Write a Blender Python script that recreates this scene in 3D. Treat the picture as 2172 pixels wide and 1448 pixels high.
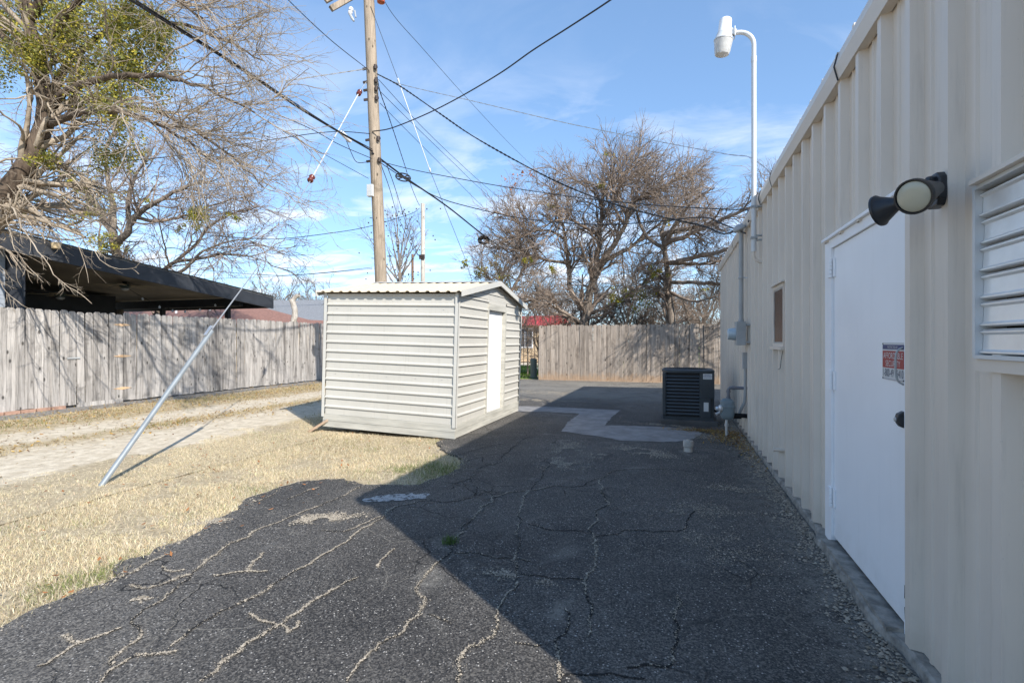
import bpy, bmesh, math, random
import numpy as np
from mathutils import Vector, Matrix, Euler

SC = bpy.context.scene
for o in list(bpy.data.objects): bpy.data.objects.remove(o)
COL = SC.collection
R = math.radians

# ------------------------------------------------------------------ camera
FPX, EYE, CX, CY = 1060.0, 1.3, 1086.0, 725.0
YAW = math.atan(347 / FPX)
SN, CS = math.sin(YAW), math.cos(YAW)
cam = bpy.data.cameras.new('camera'); camo = bpy.data.objects.new('camera', cam); COL.objects.link(camo)
cam.sensor_width = 36; cam.lens = 36 * FPX / 2172; cam.clip_end = 2000; cam.clip_start = 0.05
camo.location = (0, 0, EYE); camo.rotation_euler = (R(90), 0, YAW)
SC.camera = camo

# ------------------------------------------------------------------ sky and sun
SUN_EL = R(34.4); SUN_AZ = math.atan2(.792, -.611)
w = bpy.data.worlds.new('World'); SC.world = w; w.use_nodes = True
nt = w.node_tree; nt.nodes.clear()
def nd(t, typ, **k):
    n = t.nodes.new(typ)
    for a, v in k.items(): setattr(n, a, v)
    return n
wo = nd(nt, 'ShaderNodeOutputWorld'); bg = nd(nt, 'ShaderNodeBackground'); bg.inputs[1].default_value = 0.15
sky = nd(nt, 'ShaderNodeTexSky', sky_type='NISHITA', sun_disc=False, sun_elevation=SUN_EL, sun_rotation=SUN_AZ)
sky.altitude = 200; sky.air_density = 0.9; sky.dust_density = 0.15; sky.ozone_density = 3.0
tc = nd(nt, 'ShaderNodeTexCoord'); sp = nd(nt, 'ShaderNodeSeparateXYZ')
nt.links.new(tc.outputs['Generated'], sp.inputs[0])
ad = nd(nt, 'ShaderNodeMath', operation='ADD'); ad.inputs[1].default_value = 0.12
nt.links.new(sp.outputs[2], ad.inputs[0])
dv = nd(nt, 'ShaderNodeVectorMath', operation='DIVIDE')
cb = nd(nt, 'ShaderNodeCombineXYZ')
for i in range(3): nt.links.new(ad.outputs[0], cb.inputs[i])
nt.links.new(tc.outputs['Generated'], dv.inputs[0]); nt.links.new(cb.outputs[0], dv.inputs[1])
mp = nd(nt, 'ShaderNodeMapping'); mp.inputs['Scale'].default_value = (1.0, 1.5, 1); mp.inputs['Rotation'].default_value = (0, 0, .5)
mp.inputs['Location'].default_value = (1.7, .6, 0)
nt.links.new(dv.outputs[0], mp.inputs[0])
nz = nd(nt, 'ShaderNodeTexNoise'); nz.inputs['Scale'].default_value = 1.9; nz.inputs['Detail'].default_value = 7
nz.inputs['Roughness'].default_value = .58; nz.inputs['Distortion'].default_value = .5
nt.links.new(mp.outputs[0], nz.inputs['Vector'])
cr = nd(nt, 'ShaderNodeValToRGB'); cr.color_ramp.elements[0].position = .48; cr.color_ramp.elements[1].position = .68
nt.links.new(nz.outputs['Fac'], cr.inputs[0])
fd = nd(nt, 'ShaderNodeMapRange'); fd.inputs[1].default_value = .10; fd.inputs[2].default_value = .50; fd.inputs[3].default_value = 1.0; fd.inputs[4].default_value = 0.06
nt.links.new(sp.outputs[2], fd.inputs[0])
mu = nd(nt, 'ShaderNodeMath', operation='MULTIPLY'); nt.links.new(cr.outputs[0], mu.inputs[0]); nt.links.new(fd.outputs[0], mu.inputs[1])
mx = nd(nt, 'ShaderNodeMix', data_type='RGBA'); mx.inputs['B'].default_value = (3.5, 3.6, 3.8, 1)
nt.links.new(mu.outputs[0], mx.inputs['Factor']); gmn = nd(nt, 'ShaderNodeGamma'); gmn.inputs[1].default_value = .66; nt.links.new(sky.outputs[0], gmn.inputs[0])
tn = nd(nt, 'ShaderNodeVectorMath', operation='MULTIPLY'); tn.inputs[1].default_value = (.77, .95, 1.12); nt.links.new(gmn.outputs[0], tn.inputs[0])
nt.links.new(tn.outputs[0], mx.inputs['A'])
nt.links.new(mx.outputs['Result'], bg.inputs[0]); nt.links.new(bg.outputs[0], wo.inputs[0])

sl = bpy.data.lights.new('sun', 'SUN'); sl.energy = 2.75; sl.angle = R(.55); sl.color = (1, .955, .88)
so = bpy.data.objects.new('sun', sl); COL.objects.link(so); so.location = (20, -15, 30)
trav = Vector((-.792 * math.cos(SUN_EL), .611 * math.cos(SUN_EL), -math.sin(SUN_EL)))
so.rotation_euler = trav.to_track_quat('-Z', 'Y').to_euler()
vs = SC.view_settings; vs.view_transform = 'Standard'; vs.look = 'None'; vs.gamma = 1; vs.exposure = 1.34
vs.use_curve_mapping = False
SC.cycles.max_bounces = 8
SC.cycles.use_denoising = True

# ------------------------------------------------------------------ helpers
rng = np.random.default_rng(7); random.seed(7)
def P(px, py, d):
    a = (px - CX) / FPX; b = (CY - py) / FPX
    return np.array((d * (-SN + CS * a), d * (CS + SN * a), EYE + d * b))
def G(px, py, z=0.0):
    b = (CY - py) / FPX; return P(px, py, (z - EYE) / b)
def PY(px, py, Y):
    a = (px - CX) / FPX; return P(px, py, Y / (CS + SN * a))
def PX(px, py, X):
    a = (px - CX) / FPX; return P(px, py, X / (-SN + CS * a))

def wl(o):
    v = np.zeros(3)
    while o is not None: v += np.array(o.location); o = o.parent
    return v
def mesh_np(name, V, F):
    """V (n,3); F a list of int arrays (m,k)"""
    me = bpy.data.meshes.new(name); V = np.asarray(V, dtype=np.float32).reshape(-1, 3)
    F = [np.asarray(f, dtype=np.int32) for f in F if len(f)]
    me.vertices.add(len(V)); me.vertices.foreach_set('co', V.ravel())
    lv = np.concatenate([f.ravel() for f in F]); lt = np.concatenate([np.full(len(f), f.shape[1], np.int32) for f in F])
    ls = np.concatenate([[0], np.cumsum(lt)[:-1]]).astype(np.int32)
    me.loops.add(len(lv)); me.loops.foreach_set('vertex_index', lv)
    me.polygons.add(len(lt)); me.polygons.foreach_set('loop_start', ls); me.polygons.foreach_set('loop_total', lt)
    me.update(calc_edges=True); me.validate()
    return me
def link(name, me, mat=None, parent=None, loc=None, smooth=False):
    o = bpy.data.objects.new(name, me); COL.objects.link(o)
    if mat is not None and len(me.materials) == 0: me.materials.append(mat)
    if parent is not None: o.parent = parent
    if loc is not None: o.location = loc
    if smooth: me.polygons.foreach_set('use_smooth', np.ones(len(me.polygons), bool))
    return o
def empty(name, loc=(0, 0, 0), rot=(0, 0, 0)):
    o = bpy.data.objects.new(name, None); COL.objects.link(o); o.location = loc; o.rotation_euler = rot
    o.empty_display_size = .2
    return o
def tag(o, label=None, cat=None, group=None, kind=None):
    if label: o['label'] = label
    if cat: o['category'] = cat
    if group: o['group'] = group
    if kind: o['kind'] = kind
    return o

class B:
    """collects shapes in world (or local) coordinates, then one mesh object"""
    def __init__(s): s.v = []; s.f = []; s.n = 0
    def add(s, V, F):
        V = np.asarray(V, float).reshape(-1, 3); s.v.append(V)
        for f in F: s.f.append(tuple(int(i) + s.n for i in f))
        s.n += len(V); return s
    def box(s, x0, x1, y0, y1, z0, z1, rot=None, piv=None):
        V = np.array([(x, y, z) for z in (z0, z1) for y in (y0, y1) for x in (x0, x1)], float)
        if rot is not None:
            m = np.array(Euler(rot).to_matrix()); c = V.mean(0) if piv is None else np.array(piv); V = (V - c) @ m.T + c
        return s.add(V, [(0, 2, 3, 1), (4, 5, 7, 6), (0, 1, 5, 4), (2, 6, 7, 3), (0, 4, 6, 2), (1, 3, 7, 5)])
    def bar(s, a, b, w, h=None, up=(0, 0, 1)):
        a, b = np.array(a, float), np.array(b, float); h = w if h is None else h
        t = (b - a) / np.linalg.norm(b - a); u = np.cross(t, up)
        if np.linalg.norm(u) < 1e-4: u = np.cross(t, (1, 0, 0))
        u /= np.linalg.norm(u); v = np.cross(u, t)
        V = [p + u * sx * w / 2 + v * sy * h / 2 for p in (a, b) for sx, sy in ((-1, -1), (1, -1), (1, 1), (-1, 1))]
        return s.add(V, [(3, 2, 1, 0), (4, 5, 6, 7), (0, 1, 5, 4), (1, 2, 6, 5), (2, 3, 7, 6), (3, 0, 4, 7)])
    def tube(s, pts, r, k=8, cap=True):
        pts = np.asarray(pts, float); n = len(pts); r = np.broadcast_to(np.asarray(r, float), (n,))
        T = np.gradient(pts, axis=0); T /= np.linalg.norm(T, axis=1)[:, None] + 1e-9
        u = np.cross(T[0], (0.123, .31, .94)); u /= np.linalg.norm(u); V = []
        for i in range(n):
            u = u - T[i] * np.dot(u, T[i]); u /= np.linalg.norm(u); v = np.cross(T[i], u)
            for j in range(k):
                a = 2 * math.pi * j / k; V.append(pts[i] + r[i] * (math.cos(a) * u + math.sin(a) * v))
        F = [(i * k + j, i * k + (j + 1) % k, (i + 1) * k + (j + 1) % k, (i + 1) * k + j) for i in range(n - 1) for j in range(k)]
        if cap: F += [tuple(range(k))[::-1], tuple((n - 1) * k + j for j in range(k))]
        return s.add(V, F)
    def lathe(s, prof, org, axis=(0, 0, 1), k=20):
        ax = np.array(axis, float); ax /= np.linalg.norm(ax); u = np.cross(ax, (.2, .93, .3)); u /= np.linalg.norm(u); v = np.cross(ax, u)
        org = np.array(org, float); V = []
        for r, z in prof:
            for j in range(k):
                a = 2 * math.pi * j / k; V.append(org + ax * z + r * (math.cos(a) * u + math.sin(a) * v))
        n = len(prof); F = [(i * k + j, i * k + (j + 1) % k, (i + 1) * k + (j + 1) % k, (i + 1) * k + j) for i in range(n - 1) for j in range(k)]
        F += [tuple(range(k))[::-1], tuple((n - 1) * k + j for j in range(k))]
        return s.add(V, F)
    def prism(s, poly, axis, a0, a1):
        """poly 2D points extruded along axis ('x','y','z') from a0 to a1"""
        n = len(poly); V = []
        for a in (a0, a1):
            for p, q in poly: V.append({'x': (a, p, q), 'y': (p, a, q), 'z': (p, q, a)}[axis])
        return s.add(V, [tuple(range(n))[::-1], tuple(range(n, 2 * n))] + [(i, (i + 1) % n, n + (i + 1) % n, n + i) for i in range(n)])
    def build(s, name, mat, parent=None, local=False, smooth=False, bevel=0.0, angle=40):
        V = np.concatenate(s.v)
        if parent is not None and not local: V = V - wl(parent)
        me = bpy.data.meshes.new(name); me.from_pydata([tuple(p) for p in V], [], s.f)
        bm = bmesh.new(); bm.from_mesh(me); bmesh.ops.recalc_face_normals(bm, faces=bm.faces)
        if bevel: bmesh.ops.bevel(bm, geom=[e for e in bm.edges if e.is_manifold and e.calc_face_angle(0) > R(30)], offset=bevel, segments=2, affect='EDGES', profile=.6)
        bm.to_mesh(me); bm.free()
        o = link(name, me, mat, parent)
        if smooth:
            me.polygons.foreach_set('use_smooth', np.ones(len(me.polygons), bool)); me.set_sharp_from_angle(angle=R(angle))
        return o

def catmull(pts, n=8):
    pts = [np.array(p, float) for p in pts]; q = [2 * pts[0] - pts[1]] + pts + [2 * pts[-1] - pts[-2]]; out = []
    for i in range(1, len(q) - 2):
        for j in range(n):
            t = j / n; a, b, c, d = q[i - 1], q[i], q[i + 1], q[i + 2]
            out.append(.5 * ((2 * b) + (c - a) * t + (2 * a - 5 * b + 4 * c - d) * t * t + (-a + 3 * b - 3 * c + d) * t ** 3))
    out.append(pts[-1]); return np.array(out)

# ------------------------------------------------------------------ materials
def newmat(name):
    m = bpy.data.materials.new(name); m.use_nodes = True; t = m.node_tree
    b = t.nodes['Principled BSDF']; return m, t, b
def rgb(c): return (c[0], c[1], c[2], 1)
class T:
    """tiny node helper"""
    def __init__(s, t): s.t = t; s.L = t.links.new
    def n(s, typ, **k): return nd(s.t, typ, **k)
    def coord(s, kind='Object', scale=(1, 1, 1), loc=(0, 0, 0), rnd=False, rot=(0, 0, 0)):
        c = s.n('ShaderNodeTexCoord'); m = s.n('ShaderNodeMapping'); m.inputs['Scale'].default_value = scale; m.inputs['Location'].default_value = loc
        m.inputs['Rotation'].default_value = rot
        out = c.outputs[kind]
        if rnd:
            oi = s.n('ShaderNodeObjectInfo'); mu = s.n('ShaderNodeMath', operation='MULTIPLY'); mu.inputs[1].default_value = 137.0
            s.L(oi.outputs['Random'], mu.inputs[0]); va = s.n('ShaderNodeVectorMath', operation='ADD'); s.L(out, va.inputs[0]); s.L(mu.outputs[0], va.inputs[1]); out = va.outputs[0]
        s.L(out, m.inputs[0]); return m.outputs[0]
    def noise(s, vec, scale, detail=4, rough=.55, dist=0):
        n = s.n('ShaderNodeTexNoise'); n.inputs['Scale'].default_value = scale; n.inputs['Detail'].default_value = detail
        n.inputs['Roughness'].default_value = rough; n.inputs['Distortion'].default_value = dist; s.L(vec, n.inputs['Vector']); return n.outputs['Fac']
    def vor(s, vec, scale, feature='F1', rand=1):
        n = s.n('ShaderNodeTexVoronoi', feature=feature); n.inputs['Scale'].default_value = scale; n.inputs['Randomness'].default_value = rand; s.L(vec, n.inputs['Vector']); return n
    def ramp(s, f, a, b, lo=0., hi=1.):
        n = s.n('ShaderNodeMapRange', interpolation_type='SMOOTHSTEP'); n.inputs[1].default_value = a; n.inputs[2].default_value = b; n.inputs[3].default_value = lo; n.inputs[4].default_value = hi
        s.L(f, n.inputs[0]); return n.outputs[0]
    def mix(s, f, a, b, blend='MIX'):
        n = s.n('ShaderNodeMix', data_type='RGBA', blend_type=blend)
        if isinstance(f, (int, float)): n.inputs['Factor'].default_value = f
        else: s.L(f, n.inputs['Factor'])
        for k, v in (('A', a), ('B', b)):
            if isinstance(v, (tuple, list)): n.inputs[k].default_value = rgb(v)
            else: s.L(v, n.inputs[k])
        return n.outputs['Result']
    def math(s, op, a, b=None):
        n = s.n('ShaderNodeMath', operation=op)
        for i, v in enumerate((a, b)):
            if v is None: continue
            if isinstance(v, (int, float)): n.inputs[i].default_value = v
            else: s.L(v, n.inputs[i])
        return n.outputs[0]
    def bump(s, h, strength, dist, normal=None):
        n = s.n('ShaderNodeBump'); n.inputs['Strength'].default_value = strength; n.inputs['Distance'].default_value = dist; s.L(h, n.inputs['Height'])
        if normal is not None: s.L(normal, n.inputs['Normal'])
        return n.outputs[0]
def simple(name, c, rough=.6, metal=0., var=.12, scale=3., stretch=(1, 1, 1), bump=0., bscale=40., rnd=False, spec=None, c2=None, vscale2=None):
    m, t, b = newmat(name); h = T(t); v = h.coord(scale=stretch, rnd=rnd)
    f = h.noise(v, scale, 5, .6)
    a = c2 if c2 is not None else tuple(x * (1 - var) for x in c); z = c if c2 is not None else tuple(min(1, x * (1 + var)) for x in c)
    col = h.mix(h.ramp(f, .3, .7), a, z); h.L(col, b.inputs['Base Color'])
    b.inputs['Roughness'].default_value = rough; b.inputs['Metallic'].default_value = metal
    if spec is not None: b.inputs['Specular IOR Level'].default_value = spec
    if bump: h.L(h.bump(h.noise(v, bscale, 4), bump, .01), b.inputs['Normal'])
    return m

def mat_asphalt():
    m, t, b = newmat('asphalt'); h = T(t); v = h.coord()
    n1 = h.noise(v, .7, 5, .6, .4); n2 = h.noise(v, 5, 5, .6); n3 = h.noise(v, 70, 3, .6); n4 = h.noise(v, 300, 2, .6)
    base = h.mix(h.ramp(n1, .3, .7), (.020, .0192, .0185), (.050, .047, .044))
    base = h.mix(h.ramp(n3, .42, .72, 0, .7), base, (.115, .108, .099))
    vg = h.vor(v, 150); sg_ = h.n('ShaderNodeSeparateColor'); h.L(vg.outputs['Color'], sg_.inputs[0])
    base = h.mix(h.ramp(sg_.outputs[0], .35, 1.0, 0, .75), base, (.17, .158, .142))
    base = h.mix(h.ramp(sg_.outputs[1], .75, .95, 0, .8), base, (.016, .016, .017))
    big = h.noise(v, .33, 4, .6, .5); base = h.mix(h.ramp(big, .35, .65), h.mix(1.0, base, (.78, .77, .77), 'MULTIPLY'), h.mix(1.0, base, (1.5, 1.46, 1.4), 'MULTIPLY'))
    stain = h.noise(v, 1.7, 5, .6, 1.2); base = h.mix(h.ramp(stain, .60, .72, 0, .6), base, (.016, .016, .017)); fade = h.noise(v, 2.6, 6, .7, .8); base = h.mix(h.ramp(fade, .56, .74, 0, .45), base, (.15, .143, .132))
    wear = h.ramp(n2, .42, .72)
    vo = h.vor(v, 105); sep = h.n('ShaderNodeSeparateColor'); h.L(vo.outputs['Color'], sep.inputs[0])
    thr = h.math('SUBTRACT', .955, h.math('MULTIPLY', wear, .15))
    stone = h.math('MULTIPLY', h.math('GREATER_THAN', sep.outputs[0], thr), h.ramp(vo.outputs['Distance'], .30, .52, 1, 0))
    sc_ = h.mix(sep.outputs[1], (.16, .15, .14), (.52, .485, .44)); base = h.mix(stone, base, sc_)
    vo2 = h.vor(v, 38); sep2 = h.n('ShaderNodeSeparateColor'); h.L(vo2.outputs['Color'], sep2.inputs[0])
    st2 = h.math('MULTIPLY', h.math('GREATER_THAN', sep2.outputs[0],   .985), h.ramp(vo2.outputs['Distance'], .14, .26, 1, 0)); base = h.mix(st2, base, (.36, .34, .31))
    # worn, sandy patches with a shape of their own
    sep3 = h.n('ShaderNodeSeparateXYZ'); h.L(v, sep3.inputs[0])
    far = h.ramp(sep3.outputs[1], 9.5, 13.0); n5 = h.noise(v, 1.3, 6, .68, .8)
    far = h.math('MULTIPLY', far, h.ramp(sep3.outputs[1], 15.2, 16.2, 1, .75))
    dust = h.math('MULTIPLY', h.ramp(n5, .56, .74), .7); dust = h.math('MAXIMUM', dust, h.math('MULTIPLY', far, h.ramp(n5, .30, .60, .45, 1.0)))
    edge = h.math('MULTIPLY', h.ramp(sep3.outputs[0], .45, .85), h.ramp(h.noise(v, 9, 5, .7), .36, .6)); dust = h.math('MAXIMUM', dust, h.math('MULTIPLY', edge, .75))
    dust = h.math('MULTIPLY', dust, h.ramp(h.noise(v, 55, 4, .7), .32, .56))
    base = h.mix(dust, base, (.27, .25, .215))
    # hairline cracking
    wv = h.n('ShaderNodeVectorMath', operation='ADD'); nn = h.n('ShaderNodeTexNoise'); nn.inputs['Scale'].default_value = 2.4; nn.inputs['Detail'].default_value = 6; h.L(v, nn.inputs['Vector'])
    sv = h.n('ShaderNodeVectorMath', operation='SCALE'); sv.inputs['Scale'].default_value = .35; h.L(nn.outputs['Color'], sv.inputs[0]); h.L(v, wv.inputs[0]); h.L(sv.outputs[0], wv.inputs[1])
    ve = h.vor(wv.outputs[0], 1.9, 'DISTANCE_TO_EDGE'); ck = h.math('MULTIPLY', h.ramp(ve.outputs['Distance'], .004, .010, 1, 0), h.ramp(h.noise(v, .9, 2), .50, .62))
    base = h.mix(h.math('MULTIPLY', ck, .85), base, (.010, .010, .010))
    ve2 = h.vor(wv.outputs[0], 1.25, 'DISTANCE_TO_EDGE'); wob = h.math('ADD', ve2.outputs['Distance'], h.math('MULTIPLY', h.math('SUBTRACT', h.noise(v, 45, 4, .7), .5), .022))
    ck2 = h.math('MULTIPLY', h.ramp(wob, .0005, .006, 1, 0), h.ramp(h.noise(v, 1.1, 3), .42, .55)); base = h.mix(h.math('MULTIPLY', ck2, .5), base, (.26, .235, .195))
    h.L(base, b.inputs['Base Color']); b.inputs['Roughness'].default_value = .78; b.inputs['Specular IOR Level'].default_value = .35
    hh = h.math('ADD', h.math('MULTIPLY', n3, .7), h.math('ADD', h.math('MULTIPLY', stone, .5), h.math('MULTIPLY', ck, -2.0)))
    h.L(h.bump(hh, .9, .007, h.bump(n2, .35, .03)), b.inputs['Normal']); return m

def mat_wood(name, lo, hi, foot=None, footz=.35, rnd=True, dark=.35):
    m, t, b = newmat(name); h = T(t)
    v = h.coord(rnd=rnd); vs_ = h.n('ShaderNodeMapping'); vs_.inputs['Scale'].default_value = (1, 1, .055); h.L(v, vs_.inputs[0])
    g = h.noise(vs_.outputs[0], 62, 5, .65, .6); g2 = h.noise(vs_.outputs[0], 16, 4, .6, .8)
    oi = h.n('ShaderNodeObjectInfo'); col = h.mix(oi.outputs['Random'], lo, hi)
    col = h.mix(h.ramp(g, .36, .64, .55, 0), col, tuple(x * dark for x in lo))
    col = h.mix(h.ramp(g2, .30, .74, 0, .6), col, tuple(min(1, x * 1.5) for x in hi))
    n3 = h.noise(v, 3.2, 4, .6); col = h.mix(h.ramp(n3, .52, .72, 0, .55), col, tuple(x * .42 for x in lo))
    ks = h.n('ShaderNodeMapping'); ks.inputs['Scale'].default_value = (1, 1, .5); h.L(v, ks.inputs[0])
    k = h.vor(ks.outputs[0], 6.0); col = h.mix(h.ramp(k.outputs['Distance'], .07, .16, .85, 0), col, tuple(x * .22 for x in lo))
    if foot is not None:
        s3 = h.n('ShaderNodeSeparateXYZ'); c2 = h.n('ShaderNodeTexCoord'); h.L(c2.outputs['Object'], s3.inputs[0])
        zz = h.math('ADD', s3.outputs[2], h.math('MULTIPLY', h.noise(v, 7, 3), .5)); col = h.mix(h.ramp(zz, footz, footz + .25, .55, 0), col, foot)
    h.L(col, b.inputs['Base Color']); b.inputs['Roughness'].default_value = .88; b.inputs['Specular IOR Level'].default_value = .25
    h.L(h.bump(g, .5, .004), b.inputs['Normal']); return m

def mat_bark(name, lo, hi, scale=14, stretch=.25):
    m, t, b = newmat(name); h = T(t); v = h.coord(scale=(1, 1, stretch)); g = h.noise(v, scale, 6, .7, .6); v2 = h.coord(); n2 = h.noise(v2, 2.2, 3)
    col = h.mix(h.ramp(g, .34, .66), lo, hi); col = h.mix(h.ramp(n2, .5, .75, 0, .5), col, tuple(x * 1.35 for x in hi)); h.L(col, b.inputs['Base Color']); b.inputs['Roughness'].default_value = .9
    b.inputs['Specular IOR Level'].default_value = .2; h.L(h.bump(g, .9, .02), b.inputs['Normal']); return m

def mat_attr(name, rough=.8, trans=0.0):
    m, t, b = newmat(name); h = T(t); a = h.n('ShaderNodeAttribute'); a.attribute_name = 'col'; h.L(a.outputs['Color'], b.inputs['Base Color']); b.inputs['Roughness'].default_value = rough
    b.inputs['Specular IOR Level'].default_value = .25
    if trans:
        tr = h.n('ShaderNodeBsdfTranslucent'); h.L(a.outputs['Color'], tr.inputs['Color']); ms = h.n('ShaderNodeMixShader'); ms.inputs[0].default_value = trans
        out = t.nodes['Material Output']; h.L(b.outputs[0], ms.inputs[1]); h.L(tr.outputs[0], ms.inputs[2]); h.L(ms.outputs[0], out.inputs['Surface'])
    return m

def mat_alley():
    m, t, b = newmat('alley_surface'); h = T(t); v = h.coord(); s = h.n('ShaderNodeSeparateXYZ'); h.L(v, s.inputs[0])
    X = h.math('ADD', s.outputs[0], h.math('MULTIPLY', h.math('SUBTRACT', h.noise(v, 1.1, 6, .65), .5), 1.15))
    n2 = h.noise(v, 7, 6, .7); n3 = h.noise(v, 60, 4, .7)
    sand = h.mix(h.ramp(n2, .3, .7), (.50, .415, .30), (.74, .645, .50)); sand = h.mix(h.ramp(n3, .55, .75, 0, .6), sand, (.40, .34, .26))
    lit = h.mix(h.ramp(n2, .3, .7), (.36, .28, .17), (.58, .47, .31)); lit = h.mix(h.ramp(h.noise(v, 2.3, 4), .55, .7, 0, .5), lit, (.17, .155, .06))
    conc = h.mix(h.ramp(n2, .3, .7), (.21, .195, .175), (.30, .28, .255))
    def band(a, c, soft=.28): return h.math('MULTIPLY', h.ramp(X, a - soft, a + soft), h.ramp(X, c - soft, c + soft, 1, 0))
    col = h.mix(band(-8.95, -7.95), lit, sand); col = h.mix(band(-7.35, -4.5), col, sand); col = h.mix(h.ramp(X, -10.75, -10.60, 1, 0), col, conc)
    col = h.mix(h.ramp(h.noise(v, 26, 5, .75), .60, .70, 0, .55), col, (.24, .165, .08))
    th = h.mix(h.ramp(h.noise(v, 30, 5, .7), .3, .7), (.30, .24, .155), (.56, .46, .31)); col = h.mix(h.ramp(h.math('ADD', X, h.math('MULTIPLY', h.noise(v, 9, 4, .7), .35)), -5.80, -5.60), col, th)
    h.L(col, b.inputs['Base Color']); b.inputs['Roughness'].default_value = .95; b.inputs['Specular IOR Level'].default_value = .15
    h.L(h.bump(h.math('ADD', n3, h.math('MULTIPLY', n2, 2.0)), .6, .02), b.inputs['Normal']); return m
def mat_ground():
    m, t, b = newmat('soil_thatch'); h = T(t); v = h.coord(); n1 = h.noise(v, .8, 6, .65); n2 = h.noise(v, 30, 5, .7); n0 = h.noise(v, .11, 3)
    col = h.mix(h.ramp(n2, .3, .7), (.30, .24, .155), (.56, .46, .31)); col = h.mix(h.ramp(n1, .55, .75, 0, .6), col, (.12, .125, .045))
    s = h.n('ShaderNodeSeparateXYZ'); h.L(v, s.inputs[0]); col = h.mix(h.math('MULTIPLY', h.ramp(s.outputs[1], 16.5, 19), h.ramp(n0, .3, .55)), col, (.10, .15, .035))
    h.L(col, b.inputs['Base Color']); b.inputs['Roughness'].default_value = .95; b.inputs['Specular IOR Level'].default_value = .1
    h.L(h.bump(n2, .8, .02), b.inputs['Normal']); return m

def mat_panel(name, c, rough=.42, wav=.25, streak=True, sk=1.0):
    m, t, b = newmat(name); h = T(t); v = h.coord(); vz = h.coord(scale=(1, 1, .07))
    f = h.noise(v, 1.1, 4); col = h.mix(h.ramp(f, .3, .7), tuple(x * .95 for x in c), tuple(x * 1.04 for x in c))
    if streak:
        st = h.noise(vz, 22, 5, .7); col = h.mix(h.ramp(st, .52, .78, 0, .38 * sk), col, tuple(x * .62 for x in c))
        sp_ = h.noise(v, 55, 3, .7); col = h.mix(h.ramp(sp_, .70, .76, 0, .35 * sk), col, tuple(x * .5 for x in c))
        s = h.n('ShaderNodeSeparateXYZ'); h.L(v, s.inputs[0]); zz = h.math('ADD', s.outputs[2], h.math('MULTIPLY', h.noise(v, 6, 4, .7), .35))
        col = h.mix(h.ramp(zz, .16, .42, .35, 0), col, (c[0] * .62, c[1] * .58, c[2] * .52))
    h.L(col, b.inputs['Base Color']); b.inputs['Roughness'].default_value = rough; h.L(h.bump(h.noise(v, 2.6, 2), wav, .02), b.inputs['Normal']); return m

M = {}
M['asphalt'] = mat_asphalt(); M['alley'] = mat_alley(); M['ground'] = mat_ground()
M['patch'] = simple('patch_asphalt', (.25, .24, .235), .85, var=.2, scale=5, bump=.5, bscale=160)
M['fence_grey'] = mat_wood('weathered_grey_wood', (.165, .15, .137), (.44, .41, .38))
M['fence_brown'] = mat_wood('weathered_tan_wood', (.19, .155, .125), (.36, .305, .255), foot=(.40, .25, .14), footz=.30)
M['pole_wood'] = mat_wood('utility_pole_wood', (.27, .215, .155), (.33, .265, .20), rnd=False, dark=.28)
M['grey_pole'] = mat_wood('bleached_pole_wood', (.46, .42, .37), (.52, .48, .42), rnd=False, dark=.5)
M['red_pole'] = mat_wood('brown_pole_wood', (.17, .10, .065), (.2, .12, .08), rnd=False)
M['wall'] = mat_panel('beige_wall_metal', (.70, .62, .53)); M['trim'] = mat_panel('beige_trim_metal', (.67, .595, .51), streak=False, wav=.1)
M['wall_dark'] = simple('wall_interior', (.05, .05, .05), .9)
M['door'] = mat_panel('white_door_paint', (.90, .90, .91), rough=.38, wav=.18, sk=.35); M['white'] = simple('white_paint', (.88, .88, .89), .45, var=.05)
M['shed'] = mat_panel('cream_shed_metal', (.525, .50, .445), rough=.45, wav=.3); M['shed_trim'] = mat_panel('shed_trim_metal', (.55, .53, .48), rough=.45, streak=False)
M['shed_wood'] = simple('painted_shed_wood', (.44, .42, .365), .75, var=.16, scale=6, stretch=(.3, .3, 3), bump=.3); M['shed_door'] = simple('shed_door_white', (.82, .81, .79), .5, var=.03)
M['shed_roof'] = mat_panel('shed_roof_metal', (.62, .52, .37), rough=.5, streak=False)
M['black'] = simple('black_paint', (.018, .021, .026), .38, var=.2); M['blackmatte'] = simple('black_void', (.008, .008, .009), .9)
M['cond'] = simple('dark_green_grey_paint', (.030, .038, .045), .42, var=.2); M['cond_fin'] = simple('condenser_coil', (.012, .013, .015), .6, bump=.5, bscale=200, stretch=(1, 1, .05))
M['galv'] = simple('galvanised_steel', (.58, .60, .62), .42, metal=.75, var=.14, scale=9, bump=.1); M['louver'] = simple('bright_aluminium', (.82, .81, .79), .36, metal=.5, var=.08, scale=4, bump=.25, bscale=5)
M['galv_light'] = simple('light_grey_paint', (.60, .61, .61), .45, metal=.15, var=.06); M['meter_grey'] = simple('meter_grey_paint', (.36, .37, .37), .5, var=.1)
M['gas'] = simple('gas_meter_paint', (.20, .245, .26), .5, var=.15, bump=.2); M['pipe'] = simple('painted_pipe', (.16, .165, .185), .55, var=.15)
M['conc'] = simple('concrete', (.44, .41, .365), .9, var=.25, scale=7, bump=.6, bscale=60); M['brick'] = simple('brick', (.36, .22, .16), .9, var=.2, scale=8, rnd=True, bump=.4)
M['cable'] = simple('black_cable', (.014, .014, .016), .5, var=.1); M['strand'] = simple('steel_strand', (.5, .51, .52), .4, metal=.6, var=.05)
M['porc'] = simple('brown_porcelain', (.13, .03, .022), .22, var=.2); M['porc_w'] = simple('white_porcelain', (.7, .7, .72), .25, var=.05)
M['guard'] = simple('guard_galvanised', (.25, .275, .29), .5, metal=.3, var=.1, scale=5)
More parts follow.
